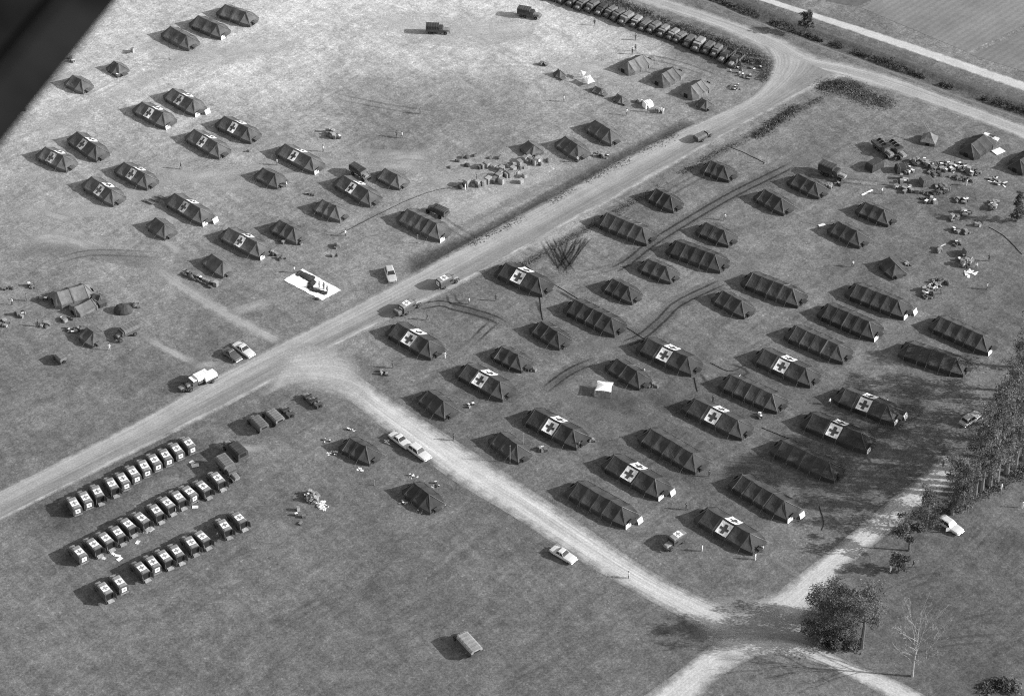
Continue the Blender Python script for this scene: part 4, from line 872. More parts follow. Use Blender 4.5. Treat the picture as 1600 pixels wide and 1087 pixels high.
def make_litter(name):
    b = MB()
    b.add([(-.95, -.27, .32), (.95, -.27, .32), (.95, 0, .27), (-.95, 0, .27), (.95, .27, .32), (-.95, .27, .32), (-.95, 0, .24), (.95, 0, .24)], [(0, 1, 2, 3), (3, 2, 4, 5), (0, 6, 7, 1), (6, 5, 4, 7), (0, 3, 6), (3, 5, 6), (1, 7, 2), (2, 7, 4)])
    T = b.obj(name, 'canvas_light', link=False)
    for s in (-1, 1):
        MB().tube([(-1.15, s*.28, .32), (1.15, s*.28, .32)], .03, 4).obj('carrying_pole', 'wood', T, link=False)
        MB().tube([(s*.7, -.27, .31), (s*.7, -.27, 0), (s*.7, .27, 0), (s*.7, .27, .31)], .025, 4).obj('foot', 'pole', T, link=False)
    return proto(T)
CR = [make_crate('crate', (1.1, .8, .75), 'wood'), make_crate('carton', (.9, .9, 1.1), 'card'), make_crate('footlocker', (1.3, .7, .6), 'bag', 'wood'), make_crate('medical_chest', (.8, .6, .8), 'olive', 'pale_box')]
BG = [make_bag('bedroll', 1.1, .28, 'bag'), make_bag('bedroll', 1.3, .33, 'canvas_light'), make_bundle('canvas_bundle', (1.3, 1.0, .7), 'bag')]
DR = make_drum('drum', 'olive'); BD = make_board('board', (3.4, .55, .05), 'pale_box'); BDS = make_board('board', (1.4, .5, .05), 'pale_box'); LT = make_litter('stretcher'); SHT = make_board('cardboard_sheet', (1.1, .8, .02), 'pale_box')
def put(p, px, py, label, cat, group, rz=None, sc=1.0, z=0.0):
    g = G(px, py, z); o = copy_tree(p); o.location = (g.x, g.y, z); o.rotation_euler = (0, 0, random.uniform(0, 6.28) if rz is None else rz); o.scale = (sc*random.uniform(.75, 1.2), sc*random.uniform(.8, 1.15), sc*random.uniform(.7, 1.3)); tag(o, label, cat, group); return o
def zc(L, ox, oy, s): return [(ox+x/s, oy+y/s) for x, y in L]
# crate rows by the main road
for k, (px, py) in enumerate(zc([(180,590),(240,590),(290,590),(330,600),(390,575),(420,570),(480,560),(510,500),(550,490),(590,495),(640,490),(680,470),(720,470),(340,420),(370,410),(410,405),(480,420),(560,440),(640,400),(750,410),(790,410),(820,360),(860,350),(890,350),(940,350),(910,380),(760,570),(560,575),(800,510),(200,600),(265,600),(530,520),(615,510),(660,500),(450,560),(960,225),(840,330),(800,345),(770,420),(700,480),(310,605),(370,585)], 700, 200, 6.667)):
    put(random.choice(CR[:3]+[CR[1]]), px, py, 'crate or carton standing in the rows left of the main road, %s' % ('near end' if px < 760 else ('middle' if px < 800 else 'far end')), 'crate', 'crates in the rows by the main road', R_(45+random.uniform(-12, 12)), random.uniform(.95, 1.3))
for (px, py) in zc([(150,310),(200,310),(285,290),(440,315),(540,315),(20,415),(100,350),(960,385),(1040,345),(1340,350),(130,620),(200,395)], 700, 200, 6.667):
    put(random.choice(BG), px, py, 'bedroll or bundle strewn on the trampled ground round the crate rows', 'bundle', 'bundles strewn round the crate rows')
def heap(n, cx, cy, rx, ry, kinds, label, cat, group, ang=0.0, hz=.5, sc=(.7, 1.1)):
    for k in range(n):
        r = math.sqrt(random.random()); a_ = random.uniform(0, 6.283); ex, ey = r*math.cos(a_)*rx, r*math.sin(a_)*ry
        c_, s_ = math.cos(ang), math.sin(ang); zz = hz*(1-r)*random.random()
        put(random.choice(kinds), cx+ex*c_-ey*s_, cy+ex*s_+ey*c_, label, cat, group, None, random.uniform(*sc)*.78, zz*.7)
heap(32, 519, 211, 13, 5, CR+[SHT], 'crate in the bright heap on the pale field at the upper left', 'crate', 'crates in the pale field heap', .4, .7)
heap(95, 487, 777, 12, 8, CR+[SHT, BDS, SHT], 'crate or board in the round pale heap in the near field', 'crate', 'things in the near field heap', .5, 1.9, (.5, .95))
heap(44, 503, 789, 11, 7, [SHT, BDS, BDS], 'pale board in the spread beside the round heap in the near field', 'board', 'boards beside the near field heap', .3, .8, (.4, .75))
for p, px, py in ((CR[0], 475, 808), (CR[2], 470, 818), (CR[1], 466, 797), (CR[3], 463, 805)):
    put(p, px, py, 'crate lying apart just below the round heap in the near field', 'crate', 'stray crates below the near field heap', None, .7)
# big supply dump at the right
for cx, cy, rx, ry, n, kn, hz, wh in ((1440,256,18,5,16,CR+BG+[SHT],.3,'its upper left part'), (1468,262,22,6,26,CR+BG+[SHT],.3,'its upper middle'), (1492,262,22,7,30,CR+BG+[SHT],.4,'its dense bright core'), (1517,270,16,6,18,CR+BG+[SHT],.3,'its upper right part'), (1420,268,8,5,10,BG+CR,.6,'against the dark covered stack'), (1455,272,16,4,12,BG,.2,'the strip under its upper middle'), (1502,280,20,4,12,BG,.1,'the strip under its bright core'), (1408,283,14,4,10,CR+BG,.2,'its lower left part'), (1415,297,22,4,12,BG+CR,.1,'its lowest left strip'), (1470,296,10,9,18,BG+[CR[0]],1.0,'round the two people in the middle'), (1452,303,12,4,9,BG,.4,'left below the two people'), (1450,314,14,4,10,BG+CR,.2,'its lowest middle strip'), (1500,314,12,4,11,CR+BG,.5,'its low right end')):
    heap(int(n*1.45), cx, cy, rx, ry, kn, 'crate or bundle in the jumbled supply dump, '+wh, 'supplies', 'supplies in the dump, '+wh, .15, hz, (.75, 1.2))
heap(22, 1560, 283, 14, 6, [BDS, BG[0], CR[2], BD], 'timber or bundle in the heap at the right end of the supply dump', 'supplies', 'supplies at the right end of the dump', .3, .4, (.6, 1))
heap(26, 1553, 322, 9, 7, CR+[BDS], 'crate in the square stack by the thin dark tree', 'crate', 'crates in the square stack', .1, 1.4, (.7, 1.1))
heap(48, 1456, 450, 17, 7, CR+[BG[1], SHT, CR[2]], 'pale crate or sack in the bright heap beside the long tent', 'supplies', 'supplies in the bright heap', -.55, .6, (.6, 1.0))
heap(16, 1450, 463, 11, 4, BG, 'dark bundle on the near side of the bright supply heap', 'bundle', 'bundles in front of the bright heap', .1, .3, (.8, 1.1))
heap(12, 1472, 441, 11, 3, BG, 'dark bundle on the far side of the bright supply heap', 'bundle', 'bundles behind the bright heap', .35, .3, (.8, 1.1))
heap(42, 1509, 408, 13, 9, CR+BG, 'crate or bundle in the tall heap right of the bright one', 'supplies', 'supplies in the tall heap', -.6, 1.0, (.8, 1.2))
heap(14, 1514, 427, 12, 5, [SHT, BDS], 'pale sheet lying below the tall supply heap', 'sheet', 'pale sheets below the tall heap', -.2, .1, (.7, 1.2))
for cx, cy, n, lab in ((1494, 361, 6, 'between the dump and the tall heap, upper cluster'), (1508, 363, 4, 'right of the upper cluster over the tall heap'), (1495, 381, 7, 'between the dump and the tall heap, lower cluster'), (1465, 392, 5, 'left of the lower cluster beside a white board'), (1490, 342, 12, 'just below the supply dump at its lower edge'), (1528, 350, 5, 'below the square stack by the thin tree'), (1508, 334, 8, 'beside the long shadow of the thin tree')):
    heap(int(n*1.6), cx, cy, 7, 4, CR+BG, 'crate or bundle '+lab, 'supplies', 'supplies '+lab, 0, .5, (.7, 1.1))
heap(10, 1418, 413, 5, 4, CR+BG+[BDS], 'box strewn round the small tent left of the supply heaps', 'box', 'boxes round the small tent', 0, .2, (.6, .9))
heap(20, 1296, 292, 6, 3, CR+BG, 'small box at the door of the tent by the tarpaulined truck', 'box', 'boxes at the tent by the tarpaulined truck', 0, .3, (.5, .8))
for px, py, az, lab, p, sc in ((1367, 260, 55, 'long white board leaning across the supply dump edge', BD, 1.25), (1355, 301, 52, 'long white board lying on open grass below the supply dump', BD, .95), (1472, 384, 55, 'white board lying left of the supply heaps', BD, .5), (1284, 352, 60, 'white board at the left end of a short tent', BDS, 1.3), (1405, 246, 65, 'row of pale boards in front of the two open trucks', BD, .8), (1566, 288, -25, 'white plank on the timber heap at the right end', BD, .7), (1560, 237, 55, 'white sheet on the grass beside the crossways tent', SHT, 2.0), (1542, 212, -60, 'white sheet at the back of the crossways tent, left piece', SHT, 2.0), (1554, 217, -60, 'white sheet at the back of the crossways tent, right piece', SHT, 2.0)):
    o = put(p, px, py, lab, 'board', None, R_(90-az), sc)
# boxes along tent near left group, stretchers etc.
for k in range(11): put(random.choice(CR+BG), 292+k*4.6+random.uniform(-1, 1), 425+k*2.1+random.uniform(-1.5, 1.5), 'box in the line of boxes beside the short dark tent', 'box', 'boxes lined up beside the short tent', R_(-30), .8)
for k in range(9): put(random.choice(BG), 288+k*5, 430+k*2.3+random.uniform(-1, 1), 'bedroll in the line beside the short dark tent', 'bedroll', 'bedrolls lined up beside the short tent', R_(-30), .9)
for k in range(6): put(LT, 231+k*5, 316-k*1.6+(k % 2)*3, 'stretcher on the grass behind the red cross tent, in a row of six', 'stretcher', 'stretchers in a row', R_(-35), 1.0)
for cx, cy, n, lab in ((486, 303, 5, 'by the left end of the plain tent below the truck'), (500, 333, 5, 'along the near side of the plain tent below the truck'), (468, 380, 6, 'at the door of the plain tent right of the lowest cross tent'), (443, 378, 3, 'near side of the plain tent right of the lowest cross tent'), (427, 398, 5, 'outside the lowest red cross tent'), (440, 404, 4, 'in the grass below the lowest red cross tent'), (523, 385, 6, 'standing in the open between the tents and the white sheet'), (525, 400, 2, 'lying above the white sheet with the folded tent'), (612, 289, 6, 'at the near end of the plain tent by the crate rows'), (395, 238, 2, 'beside the rearmost red cross tent group'), (1002, 160, 9, 'in the jumble around the white bundle left of the bend'), (1030, 174, 14, 'in the jumble at the roadside before the bend'), (850, 101, 6, 'in the small stack alone on the pale field'), (112, 95, 12, 'strewn along the edge of the wing at the top left'), (203, 82, 2, 'alone above the half pitched tent'), (34, 172, 7, 'beside the edge of the aircraft wing at the left'), (185, 118, 7, 'in front of the half pitched tent'), (945, 245, 8, 'at the roadside below the end of the crate rows'), (932, 242, 4, 'left of the roadside stack below the crate rows'), (600, 583, 9, 'in the grass by the side road corner'), (736, 634, 4, 'behind the second red cross tent'), (795, 615, 4, 'at the door of the second red cross tent'), (845, 703, 12, 'strewn at the end of the tent with pale poles'), (925, 688, 10, 'piled at the door of the third red cross tent'), (878, 545, 5, 'at the door of the short tent linked by cable'), (832, 577, 8, 'at the door of the short tent between two cross tents'), (1022, 603, 9, 'round the end of the short tent by the white awning'), (1188, 650, 5, 'at the end of the long plain tent at the block middle'), (1310, 288, 3, 'near the tarpaulined truck')):
    heap(n, cx, cy, 7, 3, CR+BG, 'box or bundle '+lab, 'box', 'boxes '+lab, .1, .25, (.6, 1.0))
for cx, cy, n, wh in ((508, 690, 8, 'left of the tent behind the white cars'), (520, 708, 12, 'at the near left foot of the tent behind the white cars'), (550, 672, 6, 'behind the tent behind the white cars'), (563, 735, 7, 'before the tent behind the white cars'), (604, 690, 6, 'between the tent and the white cars'), (645, 745, 10, 'behind the nearest field tent'), (680, 758, 7, 'right behind the nearest field tent'), (658, 800, 9, 'in front of the nearest field tent'), (690, 790, 9, 'at the door of the nearest field tent'), (630, 785, 6, 'left of the nearest field tent')):
    heap(n, cx, cy, 8, 3.5, [SHT, BDS, CR[3], BG[0]], 'scrap of board strewn '+wh, 'scrap', 'scraps '+wh, 0, .05, (.35, .75))
for cx, cy in ((228, 828), (215, 847), (184, 868), (177, 865), (162, 872), (300, 722), (305, 727), (305, 792), (236, 827), (187, 873)):
    put(SHT, cx, cy, 'white sheet lying on the grass between the ambulance rows', 'sheet', 'sheets on the grass between ambulances', None, random.uniform(.6, 1.3))
for cx, cy, n, wh in ((1150, 110, 7, 'right after the last truck'), (1166, 120, 14, 'in the middle of the bend'), (1150, 137, 10, 'on the lower side of the bend'), (1180, 105, 5, 'beside the weeds of the bend')):
    heap(n, cx, cy, 9, 5, [SHT, CR[2], BG[1], CR[3]], 'scrap in the litter by the truck line, '+wh, 'scrap', 'litter by the truck line, '+wh, 0, .2, (.5, 1.0))
# left vehicle group clutter
for cx, cy, n, lab in ((66, 467, 10, 'stacked at the shaded end of the large lit tent'), (52, 447, 5, 'left behind the large lit tent'), (33, 492, 8, 'left of the tents at the left edge'), (8, 506, 9, 'cut by the left edge of the picture'), (70, 508, 9, 'spread between the tents and the picture edge'), (112, 516, 10, 'at the left of the small dark tent in the left group'), (125, 514, 6, 'against the small dark tent in the left group'), (212, 478, 4, 'right of the tarpaulin mound'), (106, 500, 6, 'in front of the low fly tent'), (12, 450, 4, 'far left behind the vehicle group')):
    heap(int(n*1.5), cx, cy, 9, 4, CR+BG+[DR], 'box or drum '+lab, 'box', 'boxes '+lab, .1, .3, (.7, 1.1))
o = put(CR[2], 160, 477, 'bright white box at the corner of the low fly tent', 'box', None, .6, 1.6)
TB = MB(); n = 14; rd = random.Random(3); rings = []
for z, k in ((0, 1.0), (.5, .97), (1.1, .8), (1.5, .5), (1.62, .12)): rings.append([(2.0*k*math.cos(6.283*i/n)*rd.uniform(.94, 1.06), 1.5*k*math.sin(6.283*i/n)*rd.uniform(.94, 1.06), z*rd.uniform(.95, 1.05)) for i in range(n)])
TB.loft(rings); o = TB.obj('tarpaulin_mound', 'canvas'); g = G(193, 486); o.location = g; tag(o, 'smooth dark tarpaulin mound right of the left tent group', 'tarpaulin')
# covered stacks in the dump
for px, py, d, az, lab, mt in ((1366, 262, (3.6, 2.2, 1.7), 40, 'box shaped tarpaulin covered stack with long white board, supply dump', 'bag'), (1447, 287, (2.6, 2.2, 1.5), 20, 'rounded tarpaulin covered stack in the supply dump', 'bag'), (1409, 267, (2.8, 2, 1.5), 10, 'dark covered stack at the left of the wide jumble', 'canvas'), (1012, 166, (2.0, 1.5, 1.3), 30, 'bright white covered bundle in the jumble before the road bend', 'white_cloth'), (1513, 398, (2.2, 1.8, 1.6), 20, 'covered stack on top of the tall supply heap', 'bag')):
    b = MB(); b.loft([[(x*d[0]/2*k, y*d[1]/2*k, d[2]*z) for x, y in ((-1, -1), (0, -1.04), (1, -1), (1.03, 0), (1, 1), (0, 1.05), (-1, 1), (-1.04, 0))] for z, k in ((0, 1.04), (.5, 1.0), (.9, .95), (1.0, .8))])
    o = b.obj('covered_stack', mt); g = G(px, py); o.location = g; o.rotation_euler = (0, 0, R_(az)); tag(o, lab, 'stack')
    MB().tube([(-d[0]*.25, -d[1]*.53, 0), (-d[0]*.25, -d[1]*.48, d[2]), (-d[0]*.25, d[1]*.48, d[2]), (-d[0]*.25, d[1]*.53, 0)], .04, 4).obj('lashing', 'rope', o); MB().tube([(d[0]*.25, -d[1]*.53, 0), (d[0]*.25, -d[1]*.48, d[2]), (d[0]*.25, d[1]*.48, d[2]), (d[0]*.25, d[1]*.53, 0)], .04, 4).obj('lashing', 'rope', o)
# white awnings on poles
def awning(px, py, w_, d_, h_, az, lab, tilt=0.0):
    T = empty('awning', G(px, py), -R_(az)); tag(T, lab, 'awning'); N = 6; vs = []
    for i in range(N+1):
        for j in range(N+1):
            u, v = i/N-.5, j/N-.5; k = max(abs(u), abs(v))*2; vs.append((u*w_*(1-.12*(1-abs(v)*2)*abs(u)*2), v*d_*(1-.12*(1-abs(u)*2)*abs(v)*2), h_+.45*(1-k)+tilt*v))
    fs = [(i*(N+1)+j, (i+1)*(N+1)+j, (i+1)*(N+1)+j+1, i*(N+1)+j+1) for i in range(N) for j in range(N)]
    n_ = len(vs); MB().add(vs+[(x, y, z-.03) for x, y, z in vs], fs+[tuple(q+n_ for q in f[::-1]) for f in fs]).obj('sheet', 'white_cloth', T)
    for sx_ in (-.5, .5):
        for sy in (-.5, .5): MB().tube([(sx_*w_*.97, sy*d_*.97, 0), (sx_*w_*.97, sy*d_*.97, h_+tilt*sy)], .04, 5).obj('pole', 'pole', T)
    MB().tube([(0, 0, 0), (0, 0, h_+.43)], .05, 5).obj('pole', 'pole', T)
awning(944, 613, 3.2, 3.0, 1.6, 10, 'square white awning on poles beside a short dark tent')
awning(909, 121, 1.7, 1.4, 1.2, 30, 'small white awning on the pale field, left of two', .2)
awning(920, 131, 1.9, 2.2, 1.2, -30, 'larger white awning on the pale field, right of two', .6)
# white groundsheet with the folded dark tent
def sheet(name, corners, z, m, lab, cat, N=14, amp=.05):
    P_ = [G(*c) for c in corners]; vs = []
    for i in range(N+1):
        for j in range(N+1):
            u, v = i/N, j/N; p = (P_[0]*(1-u)+P_[3]*u)*(1-v)+(P_[1]*(1-u)+P_[2]*u)*v
            vs.append((p.x+random.uniform(-.08, .08), p.y+random.uniform(-.08, .08), z+amp*abs(math.sin(i*1.3+j*.7))))
    fs = [(i*(N+1)+j, (i+1)*(N+1)+j, (i+1)*(N+1)+j+1, i*(N+1)+j+1) for i in range(N) for j in range(N)]; n_ = len(vs)
    o = MB().add(vs+[(x, y, zz-.03) for x, y, zz in vs], fs+[tuple(q+n_ for q in f[::-1]) for f in fs]).obj(name, m); c = sum(P_, Vector())/4
    o.data.transform(Matrix.Translation((-c.x, -c.y, 0))); o.location = (c.x, c.y, 0); tag(o, lab, cat); return o
zz = lambda x, y: (420+x/11.43, 400+y/11.43)
sheet('groundsheet', [zz(262, 432), zz(605, 232), zz(1295, 612), zz(950, 795)], .05, 'white_cloth', 'large white groundsheet spread on the grass left of the main road', 'sheet')
def fold(pts, r, lab):
    c = resample([G(*zz(*p)) for p in pts], .35); b = MB(); rings = []
    for i, p in enumerate(c):
        t_ = c[min(i+1, len(c)-1)]-c[max(i-1, 0)]; t_ = t_/np.linalg.norm(t_); nn_ = np.array([-t_[1], t_[0]]); k = r*random.uniform(.8, 1.15)*(.5 if i in (0, len(c)-1) else 1)
        rings.append([(p[0]+nn_[0]*s*k, p[1]+nn_[1]*s*k, z) for s, z in ((-1, .07), (-.8, .25), (-.2, .36*random.uniform(.7, 1.2)), (.4, .3), (.9, .2), (1, .07))])
    b.loft(rings); o = b.obj('folded_canvas', 'canvas'); tag(o, lab, 'canvas', None)
fold([(505, 305), (590, 330), (700, 385), (800, 430)], .95, 'dark folded canvas along the upper half of the white groundsheet')
fold([(800, 440), (745, 530), (735, 590)], .75, 'dark folded canvas crossing the middle of the white groundsheet')
fold([(740, 590), (860, 625), (1040, 680)], .6, 'dark folded canvas along the lower right of the white groundsheet')
fold([(830, 760), (900, 785)], .5, 'dark canvas bundle at the lower edge of the white groundsheet')
# cables and hoses on the ground, poles
def cable(pts, lab, r=.07, m='tyre'):
    c = resample(pl(pts), 1.0); o = MB().tube([(p[0]+random.uniform(-.06, .06), p[1]+random.uniform(-.06, .06), .05) for p in c], r, 4).obj('cable', m); tag(o, lab, 'cable', None)
cable([(722, 290), (680, 298), (640, 312), (590, 336), (531, 366)], 'dark hose running from the crate rows to the tents')
cable([(812, 410), (860, 440), (905, 468), (960, 500), (1010, 532)], 'cable along the ends of the tents beside the main road')
cable([(842, 455), (846, 490), (848, 500)], 'short cable from the roadside red cross tent to a short tent')
cable([(1110, 567), (1140, 580), (1165, 570)], 'cable from a red cross tent door towards the block middle')
cable([(1085, 590), (1090, 612)], 'short cable dropping to the red cross tent at the block middle')
cable([(1545, 355), (1570, 370), (1597, 398)], 'dark cable across the grass at the right edge')
cable([(1140, 230), (1165, 240), (1195, 255)], 'cable on the grass beside the northernmost tent')
cable([(1190, 668), (1225, 682), (1245, 690)], 'cable between two long tents near the tree shade')
cable([(1280, 790), (1287, 815), (1284, 828)], 'curved cable beside the long tent behind the nearest one')
def pole(px, py, h_, lab):
    T = empty('pole', G(px, py)); tag(T, lab, 'pole'); MB().tube([(0, 0, 0), (0, 0, h_)], [.06, .04], 6).obj('shaft', 'pole', T); MB().box((0, 0, h_+.05), (.16, .16, .1), cham=.03).obj('cap', 'pole', T); MB().box((0, 0, .04), (.4, .4, .08), cham=.02).obj('base', 'wood', T)
pole(585, 758, 1.2, 'short pole standing between the two tents in the near field'); pole(797, 722, 4.2, 'tall pale pole in front of the tent beside the side road'); pole(818, 702, 4.2, 'tall pale pole at the right end of the tent beside the side road'); pole(653, 380, 2.2, 'post at the near side of the long tent left of the road')
pole(1195, 256, 1.6, 'pole on the grass right of the northernmost tent'); pole(1346, 287, 1.6, 'pole with a white top between supply dump and tents'); pole(266, 93, 2.0, 'thin pole on the bright field below the top left tents')
# ------------------------------------------------------------------ people
def skin_body(name, J, E, rad):
    me = bpy.data.meshes.new(name); me.from_pydata(J, E, []); o = bpy.data.objects.new(name, me); COL.objects.link(o)
    md = o.modifiers.new('s', 'SKIN'); md.use_smooth_shade = True
    for i, v in enumerate(me.skin_vertices[0].data): v.radius = rad[i] if isinstance(rad[i], tuple) else (rad[i], rad[i]); v.use_root = (i == 0)
    sb = o.modifiers.new('d', 'SUBSURF'); sb.levels = 1
    dg = bpy.context.evaluated_depsgraph_get(); ev = o.evaluated_get(dg); m2 = bpy.data.meshes.new_from_object(ev); m2.name = name
    bpy.data.objects.remove(o); bpy.data.meshes.remove(me); return m2
def figure(pose):
    J = [(0, 0, .95), (0, 0, 1.15), (0, .01, 1.40), (0, .01, 1.52), (0, .02, 1.63), (0, .02, 1.74)]
    E = [(0, 1), (1, 2), (2, 3), (3, 4), (4, 5)]; rad = [(.15, .11), (.14, .10), (.17, .11), .055, .095, .07]
    def chain(root, pts, rs):
        p = root
        for q, r in zip(pts, rs): J.append(q); rad.append(r); E.append((p, len(J)-1)); p = len(J)-1
    for s in (-1, 1):
        st = s if pose == 'walk' else 0
        chain(0, [(s*.10, .02*st, .88), (s*.11, .16*st, .50), (s*.11, (.22 if s > 0 else -.34) if st else 0, .09), (s*.12, ((.22 if s > 0 else -.34) if st else 0)+.14, .035)], [.105, .072, .05, .04])
        if pose == 'carry': arm = [(s*.21, .02, 1.42), (s*.27, .06, 1.16), (s*.20, .30, 1.10), (s*.16, .37, 1.11)]
        else: arm = [(s*.21, .0, 1.42), (s*.27, -.08*st, 1.15), (s*.27, -.18*st+.06, .90), (s*.26, -.2*st+.09, .80)]
        chain(2, arm, [.07, .05, .038, .04])
    return skin_body('person_body', J, E, rad)
def make_person(pose, top, bottom):
    me = figure(pose); T = bpy.data.objects.new('person', me)
    for m in (bottom, top, 'skin'): me.materials.append(M(m))
    for p in me.polygons:
        z = p.center.z; x = abs(p.center.x)
        p.material_index = 2 if (z > 1.5 or (x > .15 and z < 1.0 and z > .70 and x > .2) or (pose == 'carry' and p.center.y > .2 and z > 1)) else (1 if z > .96 else 0)
    hb = MB(); n = 10; hb.loft([[(r*math.cos(6.283*i/n), .01+r*1.15*math.sin(6.283*i/n), z) for i in range(n)] for r, z in ((.108, 1.70), (.105, 1.76), (.08, 1.81), (.03, 1.83))]); hb.obj('hair', 'hair', T, link=False)
    fb = MB()
    for s in (-1, 1): fb.box((s*.035, .118, 1.68), (.022, .012, .014))
    fb.box((0, .128, 1.65), (.022, .03, .05)); fb.box((0, .118, 1.605), (.05, .012, .012)); fb.obj('face', 'hair', T, link=False)
    return proto(T)
PS = [make_person(p, t_, b_) for p, t_, b_ in (('stand', 'uniform', 'uniform'), ('walk', 'uniform', 'uniform'), ('stand', 'shirt', 'uniform'), ('walk', 'shirt', 'uniform'), ('carry', 'shirt', 'uniform'), ('stand', 'shirt', 'shirt'))]
PEOPLE = [
 (1072,796,0,'person in dark clothes standing left of the nearest red cross tent'), (1097,861,5,'person in white standing between the ambulance and the nearest red cross tent'),
 (982,903,2,'person in a pale shirt walking on the grass edge of the side road'), (1180,874,5,'person in white at the near corner of the nearest red cross tent'), (1191,862,4,'person in white at the door of the nearest red cross tent'),
 (499,450,0,'person in dark clothes standing on the white groundsheet, left of three'), (506,452,0,'person in dark clothes standing on the white groundsheet, middle of three'), (511.5,457,0,'person in dark clothes standing on the white groundsheet, right of three'),
 (460,426,2,'person in a pale shirt at the upper left corner of the white groundsheet'), (881,159,2,'person in a pale shirt alone on the field below the white awnings'), (657,178,0,'person in dark clothes alone in the dark patch of the pale field'),
 (620,214,1,'person in dark clothes walking, left of two in the middle of the pale field'), (628,216,3,'person in a pale shirt walking, right of two in the middle of the pale field'), (505,237,4,'person in a pale shirt right of the red cross tent by the crate heap'),
 (433,258,2,'person in a pale shirt between the red cross tent and the tent below it'), (448,293,3,'person in a pale shirt by the door of the plain tent below it'), (540,369,2,'person in a pale shirt beside the end of the dark hose'), (727,297,5,'person in white at the near end of the crate rows'),
 (902,254,2,'person in a pale shirt at the corner of the tent ending the crate rows'), (979,180,3,'person in a pale shirt in front of the roadside jumble'), (1332,417,3,'person in a pale shirt alone on the grass left of the small strewn tent'), (1378,303,4,'person in a pale shirt below the long white boards'),
 (1466,304,0,'person in dark clothes in the middle of the supply dump, left of two'), (1484,300,0,'person in dark clothes in the middle of the supply dump, right of two'), (1545,408,0,'person in dark clothes right of the tall supply heap'), (1132,344,3,'person in a pale shirt walking above the short tent by the track'),
 (695,560,5,'person in white at the end of the red cross tent on the road corner'), (614,575,0,'person in dark clothes by the gear near the side road corner'), (733,475,2,'person in a pale shirt near the curved tyre tracks'), (775,470,0,'person in dark clothes beside the jumble near the curved tyre tracks'),
 (171,547,5,'person in white below the small dark tent in the left group'), (96,471,5,'person in white in front of the large lit tent at the left'), (19,476,4,'person in white far left of the tents'), (1296,632,3,'person in a pale shirt left of the furthest right red cross tent'), (1473,730,0,'person in dark clothes at the edge of the tree shade'),
 (1564,765,5,'person in white on the lawn right of the trees'), (1391,893,5,'person in white by the sapling, left of two'), (1399,888,4,'person in white by the sapling, right of two'), (1427,886,1,'person in dark clothes walking on the lawn right of the sapling'), (1455,829,0,'person in dark clothes left of the white car under the trees'),
 (1597,793,5,'person in white at the right edge of the lawn'), (1385,632,2,'person in a pale shirt beside the long tent near the trees'), (988,85,0,'person in dark clothes behind the leftmost crossways tent, left'), (993,80,0,'person in dark clothes behind the leftmost crossways tent, right'), (929,40,0,'person in dark clothes on the field by the truck line, left'), (993,63,0,'person in dark clothes on the field by the truck line, right'),
 (283,264,1,'person in dark clothes on the path between the left cross tents'), (1114,628,0,'person in dark clothes behind the cross tent in the block middle'), (1542,452,2,'person in a pale shirt alone on the grass right of the bright heap'), (709,688,0,'person in dark clothes walking beyond the side road, above the nearest field tent'), (1006,585,3,'person in a pale shirt at the door of the tent by the white awning'), (385,375,1,'person in dark clothes by the lowest red cross tent'),
 (745,283,0,'person in dark clothes among the near crates of the crate rows'), (812,268,0,'person in dark clothes at the middle of the crate rows'), (842,258,3,'person in a pale shirt at the far end of the crate rows'), (1012,175,0,'person in dark clothes in the roadside jumble, left'), (1036,178,5,'person in white in the roadside jumble, right'), (1420,275,3,'person in a pale shirt at the left of the dense dump core'), (1455,262,0,'person in dark clothes behind the dense dump core'), (1510,290,5,'person in white below the bright core of the dump'), (1400,290,0,'person in dark clothes at the lower left of the dump'), (1470,460,0,'person in dark clothes right of the bright heap by the long tent'),
 (1525,420,3,'person in a pale shirt at the right foot of the tall heap'), (135,785,0,'person in dark clothes behind the first row of ambulances'), (275,802,3,'person in a pale shirt behind the middle row of ambulances'), (340,842,0,'person in dark clothes behind the nearest row of ambulances'), (905,700,0,'person in dark clothes at the end of the third cross tent'), (1108,745,1,'person in dark clothes walking below the long tent between cross tents'), (1155,595,3,'person in a pale shirt above the long tent at the block middle'), (60,510,0,'person in dark clothes in the clutter left of the small dark tent'), (42,470,0,'person in dark clothes left of the large lit tent'), (668,500,1,'person in dark clothes walking by the tyre tracks near the road corner')]
for i, (px, py, k, lab) in enumerate(PEOPLE):
    o = put(PS[k], px, py, lab, 'person', 'people about the camp'); o.scale = (1, 1, 1)
# ------------------------------------------------------------------ trees
def leaf_mat(name, val):
    m = mat(name, val, 0.8, 0.35, 0.8, spec=0.2); t = m.node_tree; b = t.nodes['Principled BSDF']
    tl = t.nodes.new('ShaderNodeBsdfTranslucent'); mx = t.nodes.new('ShaderNodeMixShader'); mx.inputs[0].default_value = 0.38
    t.links.new(b.inputs['Base Color'].links[0].from_socket, tl.inputs['Color'])
    t.links.new(b.outputs[0], mx.inputs[1]); t.links.new(tl.outputs[0], mx.inputs[2]); t.links.new(mx.outputs[0], t.nodes['Material Output'].inputs['Surface']); return m
LM = [leaf_mat('leaf_dark', .085), leaf_mat('leaf_mid', .15), leaf_mat('leaf_light', .24)]
WM = [leaf_mat('weed_dark', .085), leaf_mat('weed_mid', .14), leaf_mat('weed_pale', .21)]
DM = [leaf_mat('brush_dark', .035), leaf_mat('brush_mid', .07), leaf_mat('brush_pale', .13)]
